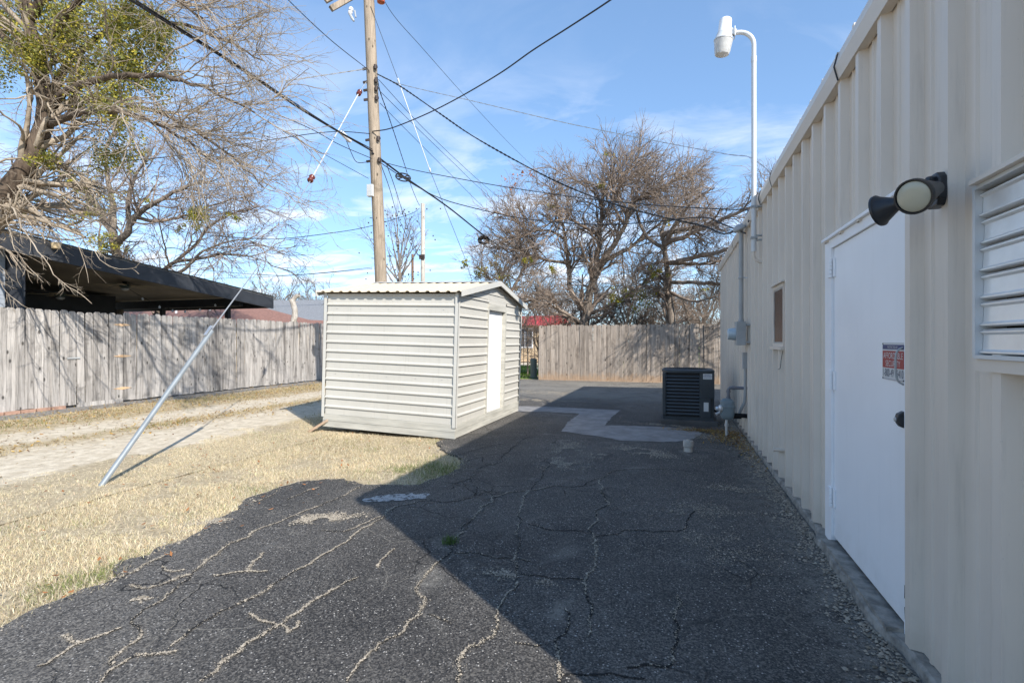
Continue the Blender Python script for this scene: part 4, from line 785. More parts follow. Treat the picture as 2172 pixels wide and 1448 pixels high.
B().box(-11.385, -11.365, 6.79, 7.66, -.015, .07).build('kick_board', M['fence_grey'], gt)
for zz in (1.66, .985, .29):
    b = B(); b.prism([(7.66 - .19, zz), (7.66 - .04, zz + .026), (7.66 + .04, zz + .026), (7.66 + .19, zz), (7.66 + .04, zz - .026), (7.66 - .04, zz - .026)], 'x', -11.386, -11.372); b.tube([(-11.368, 7.66, zz - .03), (-11.368, 7.66, zz + .03)], .008, 8); b.build('hinge', M['hinge'], gt)
B().box(-11.38, -11.365, 6.62, 6.84, .955, .985).build('latch', M['meter_grey'], gt)
for i in range(7): 
    o = B().box(-.045, .045, -.105, .105, -.06, .045).build('brick', M['brick'], None, True, bevel=.006); o.location = (-11.37 + rng.normal() * .012, 5.05 + i * .235, .0); o.rotation_euler = (0, 0, rng.normal() * .05); tag(o, 'loose reddish brick in the row under the grey fence', 'brick', 'bricks under the grey fence')
bf = tag(empty('tan_picket_fence', (-1.5, 16.45, 0)), 'tan dog-eared picket fence across the back of the yard', 'fence')
pickets(bf, -4.43, 4.8, 16.45, .015, 1.83, .138, M['fence_brown'], 'x', seed=60)
b = B()
for zz in (.35, .95, 1.55): b.box(-4.42, 4.8, 16.462, 16.51, zz, zz + .09)
b.build('rail', M['fence_brown'], bf)
for xx in (-4.35, -2.0, .4, 2.8, 4.7): B().box(xx - .045, xx + .045, 16.511, 16.60, -.05, 1.8).build('post', M['fence_brown'], bf)
B().box(-4.42, 4.8, 16.425, 16.448, -.03, .03).build('rot_board', M['fence_brown'], bf)

# ------------------------------------------------------------------ neighbour's house with covered patio
hs = tag(empty('patio_house', (-14, 8, 0)), 'charcoal house with low open patio roof behind the grey fence', 'house')
def fz(y): return 3.46 - .105 * (y - 6.15)
EX = -12.5; ya, yb = 3.0, 13.1
def slab(x0, x1, y0, y1, d0, d1): return B().add([(x, y, fz(y) + d) for y in (y0, y1) for x, d in ((x0, d0), (x1, d0), (x1, d1), (x0, d1))], [(0, 1, 2, 3), (7, 6, 5, 4), (0, 4, 5, 1), (1, 5, 6, 2), (2, 6, 7, 3), (3, 7, 4, 0)])
slab(-20, EX, ya, yb, -.10, .03).build('patio_roof', M['shingle'], hs)
slab(-19.9, EX - .05, ya, yb - .06, -.125, -.102).build('patio_ceiling', M['soffit'], hs)
slab(EX - .045, EX + .01, ya, yb, -.36, -.003).build('fascia', M['house_dark'], hs); slab(EX - .02, EX + .03, ya, yb + .02, .031, .05).build('drip_edge', M['black'], hs)
B().box(-19.9, EX, yb - .05, yb + .005, fz(yb) - .34, fz(yb) - .004).build('fascia', M['house_dark'], hs)
B().box(-19.5, EX - .35, yb - 1.0, yb - .86, fz(yb) - .33, fz(yb) - .08).build('beam', M['house_dark'], hs)
for xx in (-13.4, -16.2, -18.9): B().box(xx - .06, xx + .06, yb - .99, yb - .87, -.03, fz(yb) - .331).build('post', M['house_dark'], hs)
B().box(-12.98, -12.80, 6.46, 6.70, -.03, 3.31).build('corner_post', M['house_dark'], hs)
B().box(-20, -17.1, 6.46, 11.3, -.03, 2.75).build('back_wall', M['house_dark'], hs)
B().box(-20, -12.96, 3.2, 6.45, -.03, 3.3).build('house_wall', M['house_dark'], hs)
for i in range(19): B().box(-12.958, -12.935 + .004 * (i % 2), 3.2, 6.44, .0 + i * .172, .168 + i * .172).build('siding_board', M['siding'], hs)
B().add([(-12.9, 3.0, 3.83), (-12.9, 8.6, 3.27), (-17.5, 8.6, 4.15), (-17.5, 3.0, 4.75), (-12.9, 3.0, 3.79), (-12.9, 8.6, 3.23), (-17.5, 8.6, 4.11), (-17.5, 3.0, 4.71)], [(0, 1, 2, 3), (7, 6, 5, 4), (0, 4, 5, 1), (1, 5, 6, 2), (2, 6, 7, 3), (3, 7, 4, 0)]).build('upper_roof', M['shingle'], hs)
def fan(loc, lab, zt):
    x, y, z = loc; f = tag(empty('ceiling_fan', (x, y, z)), lab, 'ceiling fan', 'fans under the patio roof')
    B().tube([(x, y, z + .06), (x, y, zt)], .014, 8).lathe([(.07, 0), (.03, -.08)], (x, y, zt), k=12).build('downrod', M['black'], f); B().lathe([(.0, .07), (.10, .06), (.135, .03), (.135, -.02), (.09, -.05), (.05, -.06)], (x, y, z), k=20).build('motor', M['fanm'], f, smooth=True)
    for i in range(5):
        a = i * 2 * math.pi / 5 + .5; c, s = math.cos(a), math.sin(a); B().bar((x + .13 * c, y + .13 * s, z), (x + .66 * c, y + .66 * s, z - .01), .135, .012).build('blade', M['fanw'], f)
    B().lathe([(.05, -.06), (.10, -.08), (.10, -.10), (.05, -.135), (0, -.14)], (x, y, z), k=16).build('light_bowl', M['porc_w'], f, smooth=True)
q = PX(265, 607, -14.5); fan(q, 'green hub ceiling fan with pale blades under the patio roof, nearer the open end', fz(q[1]) - .13)
q = PX(128, 626, -16.2); fan(q, 'dim ceiling fan deeper under the patio roof beside the dark wall', fz(q[1]) - .13)
q = PX(119, 515, -12.42); dl = tag(empty('barn_light', q), 'small amber dusk light hanging on the charcoal fascia', 'light')
B().lathe([(.0, .17), (.05, .165), (.058, .15), (.062, .05)], q, k=18).build('housing', M['galv'], dl, smooth=True); B().lathe([(.064, .05), (.092, .0), (.092, -.012)], q, k=20).build('collar', M['galv'], dl, smooth=True); B().lathe([(.088, -.013), (.075, -.13), (.06, -.14), (0, -.141)], q, k=20).build('refractor', M['amber'], dl, smooth=True); B().bar((q[0] - .09, q[1], q[2] + .1), (q[0] - .03, q[1], q[2] + .1), .04).build('bracket', M['galv'], dl)
st = catmull([PX(235, 590, -15.6), PX(330, 645, -13.9), PX(400, 658, -13.7), PX(480, 638, -13.5)], 10); sl_ = tag(B().tube(st, .006, 5).build('string_lights', M['cable']), 'string of small bulbs drooping under the patio roof', 'string lights')
for i in range(3, len(st), 4): B().lathe([(.006, 0), (.03, -.04), (.034, -.06), (.02, -.085), (0, -.09)], st[i], k=10).build('bulb', M['porc_w'], sl_, smooth=True)

# ------------------------------------------------------------------ far houses
def house(name, loc, rz, w_, d_, h, rise, wall, roof, lab, gable=True, wins=(), ov=.4):
    o = tag(empty(name, loc), lab, 'house'); o.rotation_euler = (0, 0, rz)
    B().box(-w_ / 2, w_ / 2, -d_ / 2, d_ / 2, -.05, h).build('wall', wall, o, True); a, c = w_ / 2 + ov, d_ / 2 + ov; e = h - .05
    if gable: b = B().add([(-a, -c, e), (a, -c, e), (a, c, e), (-a, c, e), (-a, 0, e + rise), (a, 0, e + rise)], [(0, 1, 5, 4), (2, 3, 4, 5), (0, 4, 3), (1, 2, 5), (3, 2, 1, 0)])
    else: b = B().add([(-a, -c, e), (a, -c, e), (a, c, e), (-a, c, e), (-a + c * .8, 0, e + rise), (a - c * .8, 0, e + rise)], [(0, 1, 5, 4), (2, 3, 4, 5), (0, 4, 3), (1, 2, 5), (3, 2, 1, 0)])
    rf = b.build('roof', roof, o, True)
    for (x, z, ww, hh) in wins:
        f = B().box(x - ww / 2 - .06, x + ww / 2 + .06, -d_ / 2 - .03, -d_ / 2, z - .06, z + hh + .06).build('window', M['white'], o, True)
        for i in (0, 1):
            for j in (0, 1): B().box(x - ww / 2 + i * ww / 2 + .02, x - ww / 2 + (i + 1) * ww / 2 - .02, -d_ / 2 - .036, -d_ / 2 - .031, z + j * hh / 2 + .02, z + (j + 1) * hh / 2 - .02).build('pane', M['pane_far'], f, True)
    return o, rf
q = P(395, 725, 27); q[2] = 0; o, rf = house('brown_roof_house', q, R(2), 12.5, 8, 2.1, 1.45, M['tan'], M['shingle_red'], 'house with low red brown roof seen past the patio posts', False)
B().tube([(2.4, -2.6, 2.4), (2.4, -2.6, 3.2)], .05, 8).build('vent_pipe', M['porc_w'], rf, True); B().tube([(4.0, -2.2, 2.4), (4.0, -2.2, 3.3)], .05, 8).build('vent_pipe', M['galv_light'], rf, True)
q = P(640, 725, 44); q[2] = 0; house('slate_roof_house', q, R(14), 15, 10, 2.4, 2.6, M['siding'], M['shingle_lt'], 'house with plain slate grey roof left of the shed', False)
q = P(677, 725, 33); q[2] = 0; house('small_brown_house', q, R(75), 5, 3.6, 2.0, .75, M['tan'], M['shingle_red'], 'small brown gabled roof between grey fence and shed')
q = PY(1128, 725, 31); q[2] = 0; house('red_roof_house', (q[0] - 3.5, q[1] + 3, 0), R(0), 9, 7, 2.35, .8, M['tan'], M['redroof'], 'tan house with bright red roof behind the iron fence', True, [(3.2, .95, .95, 1.15), (-1.2, .95, 1.0, 1.15)])
irf = tag(empty('iron_fence', PY(1120, 725, 25) * (1, 1, 0)), 'rusty iron bar fence in front of the red roofed house', 'fence'); xa_ = PY(1080, 725, 25)[0]; xb_ = PY(1190, 725, 25)[0]
b = B(); b.box(xa_, xb_, 24.985, 25.015, 1.45, 1.49); b.box(xa_, xb_, 24.985, 25.015, .2, .24); b.build('rail', M['iron'], irf); ibm = None; x = xa_
while x < xb_:
    if ibm is None: ibm = mesh_of(B().box(-.014, .014, -.014, .014, -.05, 1.62), 'bar'); ibm.materials.append(M['iron'])
    o = bpy.data.objects.new('bar', ibm); COL.objects.link(o); o.parent = irf; o.location = np.array((x, 25, 0)) - wl(irf); x += .2
q = G(1131, 803); cn = tag(empty('green_canister', (q[0], q[1] + .05, 0)), 'green grey cylindrical utility canister at the end of tan fence', 'canister')
b = B().lathe([(.13, -.02), (.13, .09), (.118, .10), (.118, .62)], (q[0], q[1] + .05, 0), k=20).build('body', M['binm'], cn, smooth=True); B().lathe([(.122, .621), (.124, .66), (.11, .685), (0, .70)], (q[0], q[1] + .05, 0), k=20).build('lid', M['binm'], cn, smooth=True)
tag(B().add([(-9, 18.6, -.012), (-3.5, 18.6, -.012), (-3.5, 20.6, -.012), (-9, 20.6, -.012)], [(0, 1, 2, 3)]).build('side_path', M['conc']), kind='structure')

# ------------------------------------------------------------------ poles
def wpole(name, pts, r0, r1, mat, lab, cat='pole'):
    root = tag(empty(name, np.array(pts[0]) * (1, 1, 0)), lab, cat); p = catmull(pts, 8); B().tube(p, np.linspace(r0, r1, len(p)), 18).build('shaft', mat, root, smooth=True); return root
DP = 12.0
pole_pts = [P(815, 839, DP), P(808, 595, DP), P(795, 300, DP), P(783, 10, DP), P(780, -90, DP)]; pole_pts[0][2] = -.1
up = wpole('utility_pole', pole_pts, .148, .118, M['pole_wood'], 'tall leaning brown utility pole behind the shed', 'utility pole')
pc = lambda y: P(np.interp(y, [-90, 10, 300, 595, 839], [780, 783, 795, 808, 815]), y, DP)
qb = pc(407) + np.array((-.02, -.16, 0)); B().box(qb[0] - .13, qb[0] + .02, qb[1] - .05, qb[1] + .06, qb[2] - .16, qb[2] + .12).build('junction_box', M['galv_light'], up, bevel=.008)
a0, a1 = P(702, 20, DP - .5), P(812, -42, DP + .3); B().bar(a0, a1 + (a1 - a0) * .8, .09, .115).build('crossarm', M['pole_wood'], up)
a0, a1 = P(690, 3, DP + .35), P(760, -36, DP + .7); B().bar(a0, a1 + (a1 - a0) * .8, .09, .115).build('crossarm', M['pole_wood'], up)
q = P(743, 28, DP - .4); B().lathe([(.03, .12), (.05, .10), (.055, .05), (.035, .04), (.05, .02), (.05, -.02), (.03, -.05)], q, (.3, 0, 1), 14).build('fuse_insulator', M['porc_w'], up, smooth=True); B().tube([q + (0, 0, -.05), q + (.06, 0, -.16), q + (.10, 0, -.22)], [.03, .035, .02], 8).tube([q + (.12, 0, .02), q + (.15, 0, -.14)], .018, 8).build('fuse_holder', M['meter_grey'], up)
q = P(808, 4, DP - .1); B().lathe([(.03, -.06), (.09, -.03), (.095, .02), (.06, .06)], q, k=14).build('insulator', simple('orange_porcelain', (.42, .09, .03), .25), up, smooth=True)
for yy in (150, 178, 195, 215, 300, 345): 
    c = pc(yy); B().bar(c + (-.19, -.10, 0), c + (.19, -.06, .02), .035, .05).tube([c + (.16, -.1, -.05), c + (.16, -.1, .05)], .035, 8).build('hardware', M['iron'], up)
for yy in (465, 510, 550): c = pc(yy); B().tube([c + (-.1, -.10, 0), c + (-.14, -.14, 0), c + (-.08, -.15, -.01)], .008, 5).build('step_bolt', M['iron'], up)
q0 = P(897, 433, 25); g0 = q0.copy(); g0[2] = -.1; gp = wpole('bleached_pole', [g0, (g0 + q0) / 2, q0], .125, .10, M['grey_pole'], 'shorter bleached grey pole behind the shed roof', 'utility pole'); B().box(g0[0] - .13, g0[0] + .16, g0[1] - .16, g0[1] - .10, P(900, 547, 25)[2] - .1, P(900, 547, 25)[2] + .12).build('hardware', M['iron'], gp)
q1 = P(875, 540, 42); g1 = q1.copy(); g1[2] = -.1; wpole('brown_pole', [g1, (g1 + q1) / 2, q1], .12, .10, M['red_pole'], 'thin reddish brown pole beside the bleached grey pole', 'utility pole')

# ------------------------------------------------------------------ overhead wires
def cable(name, pts, r, lab, mat='cable', twist=0, cat='cable', k=6, seg=10):
    p = catmull(pts, seg); b = B()
    if twist:
        L = np.concatenate([[0], np.cumsum(np.linalg.norm(np.diff(p, axis=0), axis=1))]); n = max(24, int(L[-1] / .11)); s_ = np.linspace(0, L[-1], n); q = np.stack([np.interp(s_, L, p[:, i]) for i in range(3)], 1)
        for ph in (0, math.pi): b.tube(q + np.stack([np.zeros(n), r * .9 * np.cos(s_ * twist + ph), r * .9 * np.sin(s_ * twist + ph)], 1), r * .75, 4, False)
    else: b.tube(p, r, k)
    return tag(b.build(name, M[mat], smooth=True), lab, cat)
d = DP
cable('utility_cable', [PX(100, -105, -6.75), PX(275, 0, -6.72), PX(500, 140, -6.7), PX(650, 240, -6.7), P(790, 322, d - .15)], .019, 'thick black bundle running from upper left down to the brown pole')
cable('utility_cable', [P(790, 326, d - .15), P(800, 333, d), P(860, 378, 13.2), P(950, 440, 15.2), P(1040, 510, 18.5), P(1120, 560, 24), P(1240, 625, 40)], .022, 'thick black bundle descending from the brown pole into the right trees')
cable('utility_cable', [PX(275, 0, -6.70) + (0, 0, .04), PX(500, 137, -6.68), PX(700, 268, -6.68), P(790, 318, d - .15)], .010, 'thinner black cable lashed above the upper left bundle')
cable('power_line', [PX(540, -75, -6.7), PX(610, 0, -6.7), PX(700, 85, -6.7), P(782, 150, d - .12)], .008, 'thin wire dropping from the top edge to the pole, left side')
cable('service_drop', [P(300, 232, 11), P(420, 208, 11.2), P(525, 185, 11.4), P(640, 168, 11.7), P(760, 150, d - .1), P(778, 147, d - .12)], .012, 'twisted pale service wire from left trees to the brown pole', 'strand', 40)
cable('service_drop', [P(800, 158, d - .15), P(850, 185, 11.6), P(930, 240, 11.2), P(1000, 288, 10.8), P(1100, 345, 10.3), P(1200, 395, 9.7), P(1300, 433, 9.1), P(1400, 460, 8.5), P(1490, 480, 7.9), P(1535, 497, 7.4), (.80, 7.25, 2.80)], .015, 'heavy twisted black service cable from brown pole to the meter mast', 'cable', 30)
cable('service_drop', [P(797, 158, d - .1), P(850, 180, 11.7), P(1000, 215, 11), P(1200, 262, 9.9), P(1400, 302, 8.6), P(1540, 328, 7.4), P(1597, 338, 6.9), (1.3, 6.6, 3.06)], .007, 'thin pale twisted wire from brown pole to the metal eave', 'strand', 40)
cable('utility_cable', [P(790, 280, d - .15), P(830, 273, 11.6), P(900, 245, 10.8), P(970, 210, 10), P(1060, 157, 8.9), P(1130, 108, 8.2), P(1210, 57, 7.5), P(1297, 0, 6.8), P(1380, -60, 6.3)], .013, 'black cable rising from the brown pole to the top edge')
cable('utility_cable', [P(800, 342, d - .15), P(880, 362, 11.6), P(1000, 385, 11), P(1100, 402, 10.4), P(1250, 423, 9.5), P(1400, 437, 8.5), P(1540, 445, 7.5), P(1585, 446, 7.15), (.87, 6.9, 2.80)], .008, 'black communications wire from brown pole to building corner, upper')
cable('utility_cable', [P(805, 345, d - .1), P(870, 388, 12.4), P(930, 420, 12), P(1000, 441, 11.6), P(1100, 463, 11), P(1200, 474, 10.3), P(1300, 477, 9.6), P(1400, 470, 8.8), P(1490, 462, 7.9), P(1530, 475, 7.5), (.86, 7.1, 2.70)], .010, 'black communications wire sagging low to the building corner')
for i, (pts, lab) in enumerate((
 ([P(803, 170, d), P(900, 275, 14), P(1000, 370, 18), P(1080, 440, 24), P(1200, 545, 45)], 'thin line from the pole down to the far right, highest of three'),
 ([P(806, 195, d), P(880, 268, 14), P(960, 345, 17), P(1050, 430, 22), P(1180, 545, 45)], 'thin line from the pole down to the far right, middle of three'),
 ([P(806, 220, d), P(860, 275, 14), P(950, 365, 17), P(1040, 455, 22), P(1150, 560, 45)], 'thin line from the pole down to the far right, lowest of three'),
 ([P(795, -60, d - .2), P(825, 20, d + .1), P(900, 108, 14), P(1000, 220, 18), P(1100, 325, 25), P(1180, 400, 40)], 'thin power line from the orange insulator down behind the right tree'))):
    cable('power_line', pts, .0065, lab)
cable('pole_cable', [P(800, 165, d - .1), P(806, 195, d - .12), P(820, 235, d + .5), P(840, 295, 14), P(858, 350, 16.5), P(872, 395, 20), P(884, 425, 24), P(890, 437, 24.9)], .014, 'dark crinkled cable from the brown pole down to the bleached pole', 'cable', 22)
cable('service_drop', [P(890, 443, 24.9), P(870, 455, 23.5), P(780, 482, 20), P(690, 497, 18), P(600, 507, 16.5), P(540, 507, 16), P(440, 500, 15)], .012, 'black wire from the bleached pole across to the patio house')
cable('utility_cable', [P(790, 285, d - .1), P(700, 281, 11.9), P(560, 300, 11.8), P(400, 328, 11.6), P(250, 345, 11.5), P(90, 362, 11.3), P(-80, 368, 11)], .009, 'level black wire crossing behind the left tree')
cable('utility_cable', [P(560, 232, 9.5), P(660, 275, 10.7), P(720, 308, 11.5), P(790, 338, d - .1)], .008, 'thin black wire below the upper left bundle, ending at the pole')
cable('utility_cable', [P(600, 280, 10.5), P(700, 335, 11.4), P(782, 380, d - .1)], .006, 'lowest thin black wire reaching the pole from the left')
cable('power_line', [P(400, 570, 40), P(500, 580, 40), P(600, 585, 40), P(700, 578, 40), P(790, 568, 40)], .02, 'distant sagging wire low between patio roof and pole')
cable('power_line', [P(420, 592, 40), P(520, 590, 40), P(650, 583, 40), P(790, 571, 40)], .016, 'second distant wire low above the patio roof tip')
cable('drop_loop', [P(735, 300, 11.6), P(745, 325, 11.7), P(757, 345, 11.8), P(780, 345, 11.85)], .008, 'small loose wire loop hanging left of the brown pole')
for i, (a, c_, lab) in enumerate(((808, 895, 'slack wire from the pole to the bleached pole, nearer the trunk'), (820, 897, 'slack wire from the pole to the bleached pole, farther out'))):
    cable('drop_wire', [P(a, 350, d), P(a + 18, 400, 15), P(a + 40, 470, 20), P(c_ - 14, 535, 24), P(c_, 547, 24.8)], .011, lab)
sn = tag(empty('cable_snowshoe', P(855, 377, 13)), 'black oval slack loop bracket hung on the thick cable', 'cable bracket'); c = P(855, 377, 12.9)
ov_ = [c + np.array((CS, SN, 0)) * .19 * math.cos(a) + np.array((0, 0, 1)) * (.10 * math.sin(a) - .03 * math.cos(a)) for a in np.linspace(0, 2 * math.pi, 25)]; b = B().tube(ov_, .017, 8, False); b.bar(ov_[3], ov_[15], .025).bar(ov_[9], ov_[21], .025).bar(ov_[0], ov_[12], .03); b.build('frame', M['cable'], sn, smooth=True)
c = P(1026, 511, 18.3); sp_ = tag(empty('splice_coil', c), 'round black cable coil hanging on the thick cable by trees', 'cable coil'); b = B()
for j in range(4): b.tube([c + np.array((CS, SN, 0)) * (.20 - j * .03) * math.cos(a) + np.array((0, 0, 1)) * (.15 - j * .025) * math.sin(a) + np.array((-SN, CS, 0)) * (j - 1.5) * .05 for a in np.linspace(0, 2 * math.pi, 22)], .026, 6, False)
b.build('coil', M['cable'], sp_, smooth=True)
c = P(733, 291, 11.55); se = tag(B().lathe([(.02, -.16), (.05, -.14), (.055, .12), (.03, .16)], c, (.35, .75, -.5), 12).build('splice_case', M['porc_w'], smooth=True), 'pale splice case clamped on the upper left cable bundle', 'splice case')
# guy wires
gw = tag(empty('guy_wire', G(205, 1030)), 'galvanised guy wire with long steel guard anchored in dry lawn', 'guy wire')
g0 = np.array(gw.location); g0[2] = -.05; g1 = P(447, 702, 5.86); gtop = pc(178) + np.array((-.1, -.1, 0)); dirn = (g1 - g0) / np.linalg.norm(g1 - g0)
side = np.cross(dirn, (0, 0, 1)); side /= np.linalg.norm(side); upv = np.cross(side, dirn); b = B(); V = []
for t_ in (0, 1): 
    for a in np.linspace(R(-15), R(195), 9): V.append(g0 + (g1 - g0) * t_ + side * .027 * math.cos(a) + upv * (.027 * math.sin(a) - .01) + side * .012 * math.sin(9 * t_))
for t_ in (0, 1): 
    for a in np.linspace(R(-15), R(195), 9): V.append(g0 + (g1 - g0) * t_ + side * .0245 * math.cos(a) + upv * (.0245 * math.sin(a) - .0105) + side * .012 * math.sin(9 * t_))
b.add(V, [(i, i + 1, 9 + i + 1, 9 + i) for i in range(8)] + [(18 + i, 27 + i, 27 + i + 1, 18 + i + 1) for i in range(8)] + [(0, 9, 27, 18), (8, 26, 35, 17)]); b.build('guard', M['guard'], gw, smooth=True)
B().bar(g1 + upv * .03 - dirn * .10, g1 + upv * .03 + dirn * .05, .035, .008, up=upv).build('guard_clip', M['galv'], gw)
wp = [g0, g0 + (g1 - g0) * .5, g1, P(552, 560, 7.6), P(660, 382, 9.7), P(762, 197, 11.75), gtop]; B().tube(np.array(wp), .0085, 6).build('strand', M['strand'], gw, smooth=True)
for (px, py, dd_) in ((660, 380, 9.7), (762, 198, 11.75)): 
    c = P(px, py, dd_); ax_ = wp[5] - wp[4]; ax_ /= np.linalg.norm(ax_); B().lathe([(.025, -.09), (.052, -.075), (.06, -.045), (.042, -.015), (.042, .015), (.06, .045), (.052, .075), (.025, .09)], c, ax_, 12).build('strain_insulator', M['porc'], gw, smooth=True)
B().tube([wp[4], wp[5]], .012, 6).build('preformed_grip', M['galv_light'], gw)
g2 = tag(empty('guy_wire', P(1070, 831, 13) * (1, 1, 0)), 'thin guy with grey rod from pole top down behind the shed', 'guy wire')
w2 = [pc(22) + np.array((.1, -.1, 0)), P(845, 172, 12.3), P(912, 362, 12.6), P(985, 545, 12.85), P(1075, 831, 13)]; B().tube(np.array(w2), .006, 6).build('strand', M['cable'], g2); B().tube([w2[1], w2[2]], .012, 8).build('insulator_rod', M['strand'], g2)
for c in (w2[1], w2[2]): B().lathe([(.02, -.05), (.028, 0), (.02, .05)], c, w2[2] - w2[1], 8).build('rod_end', M['galv'], g2)

# ------------------------------------------------------------------ trees
def tubes_np(P_, R_, k):
    m_, n, _ = P_.shape; Tn = np.gradient(P_, axis=1); Tn /= np.linalg.norm(Tn, axis=2, keepdims=True) + 1e-9
    ref = rng.normal(size=(m_, 1, 3)); u = np.cross(Tn, ref); u /= np.linalg.norm(u, axis=2, keepdims=True) + 1e-9; v = np.cross(Tn, u); an = np.arange(k) * 2 * math.pi / k
    V = P_[:, :, None] + R_[:, :, None, None] * (np.cos(an)[None, None, :, None] * u[:, :, None] + np.sin(an)[None, None, :, None] * v[:, :, None])
    i = np.arange(n - 1)[:, None]; j = np.arange(k)[None]; q = np.stack([i * k + j, i * k + (j + 1) % k, (i + 1) * k + (j + 1) % k, (i + 1) * k + j], -1).reshape(-1, 4)
    F = (np.arange(m_) * n * k)[:, None, None] + q[None]; return V.reshape(-1, 3), F.reshape(-1, 4)
def spawn(par, R_, n, ln, ang, seg, wig, grav, rmul, rmin, t0=.25, bias=None, r_end=.35, tp=1.0):
    """par (m,N,3) -> n children in all, spread by parent length"""
    m_, N, _ = par.shape; Ls = np.linalg.norm(np.diff(par, axis=1), axis=2).sum(1); w_ = Ls / Ls.sum(); pi = rng.choice(m_, n, p=w_); t = t0 + (1 - t0) * rng.random(n) ** tp; f = t * (N - 1); i = np.minimum(f.astype(int), N - 2); u = (f - i)[:, None]
    st_ = par[pi, i] * (1 - u) + par[pi, i + 1] * u; T0 = par[pi, i + 1] - par[pi, i]; T0 /= np.linalg.norm(T0, axis=1)[:, None] + 1e-9; pr = R_[pi, i]
    perp = np.cross(T0, rng.normal(size=(n, 3))); perp /= np.linalg.norm(perp, axis=1)[:, None] + 1e-9; a = (ang[0] + (ang[1] - ang[0]) * rng.random(n))[:, None]; D = T0 * np.cos(a) + perp * np.sin(a)
    if bias is not None: D = D + np.array(bias)
    D /= np.linalg.norm(D, axis=1)[:, None]; L = ln * (.45 + .85 * rng.random(n)) * (1.15 - .5 * t); Q = np.empty((n, seg + 1, 3)); Q[:, 0] = st_
    for s_ in range(seg):
        D = D + rng.normal(size=(n, 3)) * wig + np.array((0, 0, grav)); D /= np.linalg.norm(D, axis=1)[:, None]; Q[:, s_ + 1] = Q[:, s_] + D * (L / seg)[:, None]
    r0 = np.maximum(rmin, pr * rmul * (.6 + .4 * rng.random(n))); RR = r0[:, None] * np.linspace(1, r_end, seg + 1)[None]; return Q, RR
def limbs_np(limbs, N=26):
    Q = []; RR = []
    for pts, r0, r1 in limbs:
        p = catmull(pts, 10); L = np.concatenate([[0], np.cumsum(np.linalg.norm(np.diff(p, axis=0), axis=1))]); s_ = np.linspace(0, L[-1], N); q = np.stack([np.interp(s_, L, p[:, i]) for i in range(3)], 1); q[1:-1] += rng.normal(size=(N - 2, 3)) * .012 * L[-1] / 4; Q.append(q); RR.append(np.linspace(r0, r1, N))
    return np.array(Q), np.array(RR)
def leafball(c, r, n, size, cols):
    c = np.asarray(c); n = int(n); q = rng.normal(size=(n, 3)); sub = rng.normal(size=(max(3, n // 28), 3)) * r * .55; q = c + sub[rng.integers(0, len(sub), n)] + q * r * .20; u = rng.normal(size=(n, 3)); u /= np.linalg.norm(u, axis=1)[:, None]; v = np.cross(u, rng.normal(size=(n, 3))); v /= np.linalg.norm(v, axis=1)[:, None] + 1e-9; s_ = (size * (.6 + .7 * rng.random(n)))[:, None]
    V = np.stack([q - u * s_, q + v * s_ * .5, q + u * s_, q - v * s_ * .5], 1).reshape(-1, 3); cc = np.array(cols)[rng.integers(0, len(cols), n)] * (.6 + .7 * rng.random((n, 1))); return V, cc
def tree(name, label, base, limbs, levels, bark, twig, trunk_k=12, balls=(), leafcols=None, leafsize=.03, group=None, trunk_n=None, tail=0):
    root = tag(empty(name, base), label, 'tree', group); L = wl(root); Q, RR = limbs_np(limbs); V, F = tubes_np(Q[:trunk_n] if trunk_n else Q, RR[:trunk_n] if trunk_n else RR, trunk_k); me = mesh_np('trunk', V - L, [F]); link('trunk', me, bark, root, smooth=True)
    VV = []; FF = []; n0 = 0; pa, pr = (Q[:-tail], RR[:-tail]) if tail else (Q, RR)
    if trunk_n: V, F = tubes_np(Q[trunk_n:], RR[trunk_n:], 7); VV.append(V); FF.append(F); n0 = len(V)
    for lv in levels:
        kk = lv.pop('k', 3); keep = lv.pop('keep', False); Q2, R2 = spawn(pa, pr, **lv); V, F = tubes_np(Q2, R2, kk); VV.append(V); FF.append(F + n0); n0 += len(V)
        if keep and Q2.shape[1] == pa.shape[1]: pa, pr = np.concatenate([pa, Q2]), np.concatenate([pr, R2])
        else: pa, pr = Q2, R2
    if tail:
        qa, qr = spawn(Q[-tail:], RR[-tail:], 70, .34, (.3, .8), 5, .12, -.02, .6, .0035, t0=.3); qb, qbr = spawn(np.concatenate([qa]), qr, 190, .13, (.35, .9), 3, .12, 0, .7, .0028, t0=.2)
        for Q2, R2 in ((qa, qr), (qb, qbr)): V, F = tubes_np(Q2, R2, 4); VV.append(V); FF.append(F + n0); n0 += len(V)
    me = mesh_np('crown', np.concatenate(VV) - L, [np.concatenate(FF)]); link('crown', me, twig, root, smooth=True)
    for (c, r, n) in balls:
        V, cc = leafball(c, r, n, leafsize, leafcols); me = mesh_np('mistletoe', V - L, [np.arange(len(cc))[:, None] * 4 + np.array([[0, 1, 2, 3]])]); at = me.color_attributes.new('col', 'FLOAT_COLOR', 'POINT'); at.data.foreach_set('color', np.repeat(np.c_[np.clip(cc, 0, 1), np.ones(len(cc))], 4, axis=0).astype(np.float32).ravel()); link('mistletoe', me, M['leafattr'], root)['kind'] = 'stuff'
    return root
YG = [(.42, .36, .05), (.32, .31, .06), (.55, .46, .07), (.24, .26, .055)]; DG = [(.20, .22, .06), (.26, .26, .08), (.32, .28, .10)]
b0 = np.array((-12.2, 4.75, -.05)); D1 = 8.35
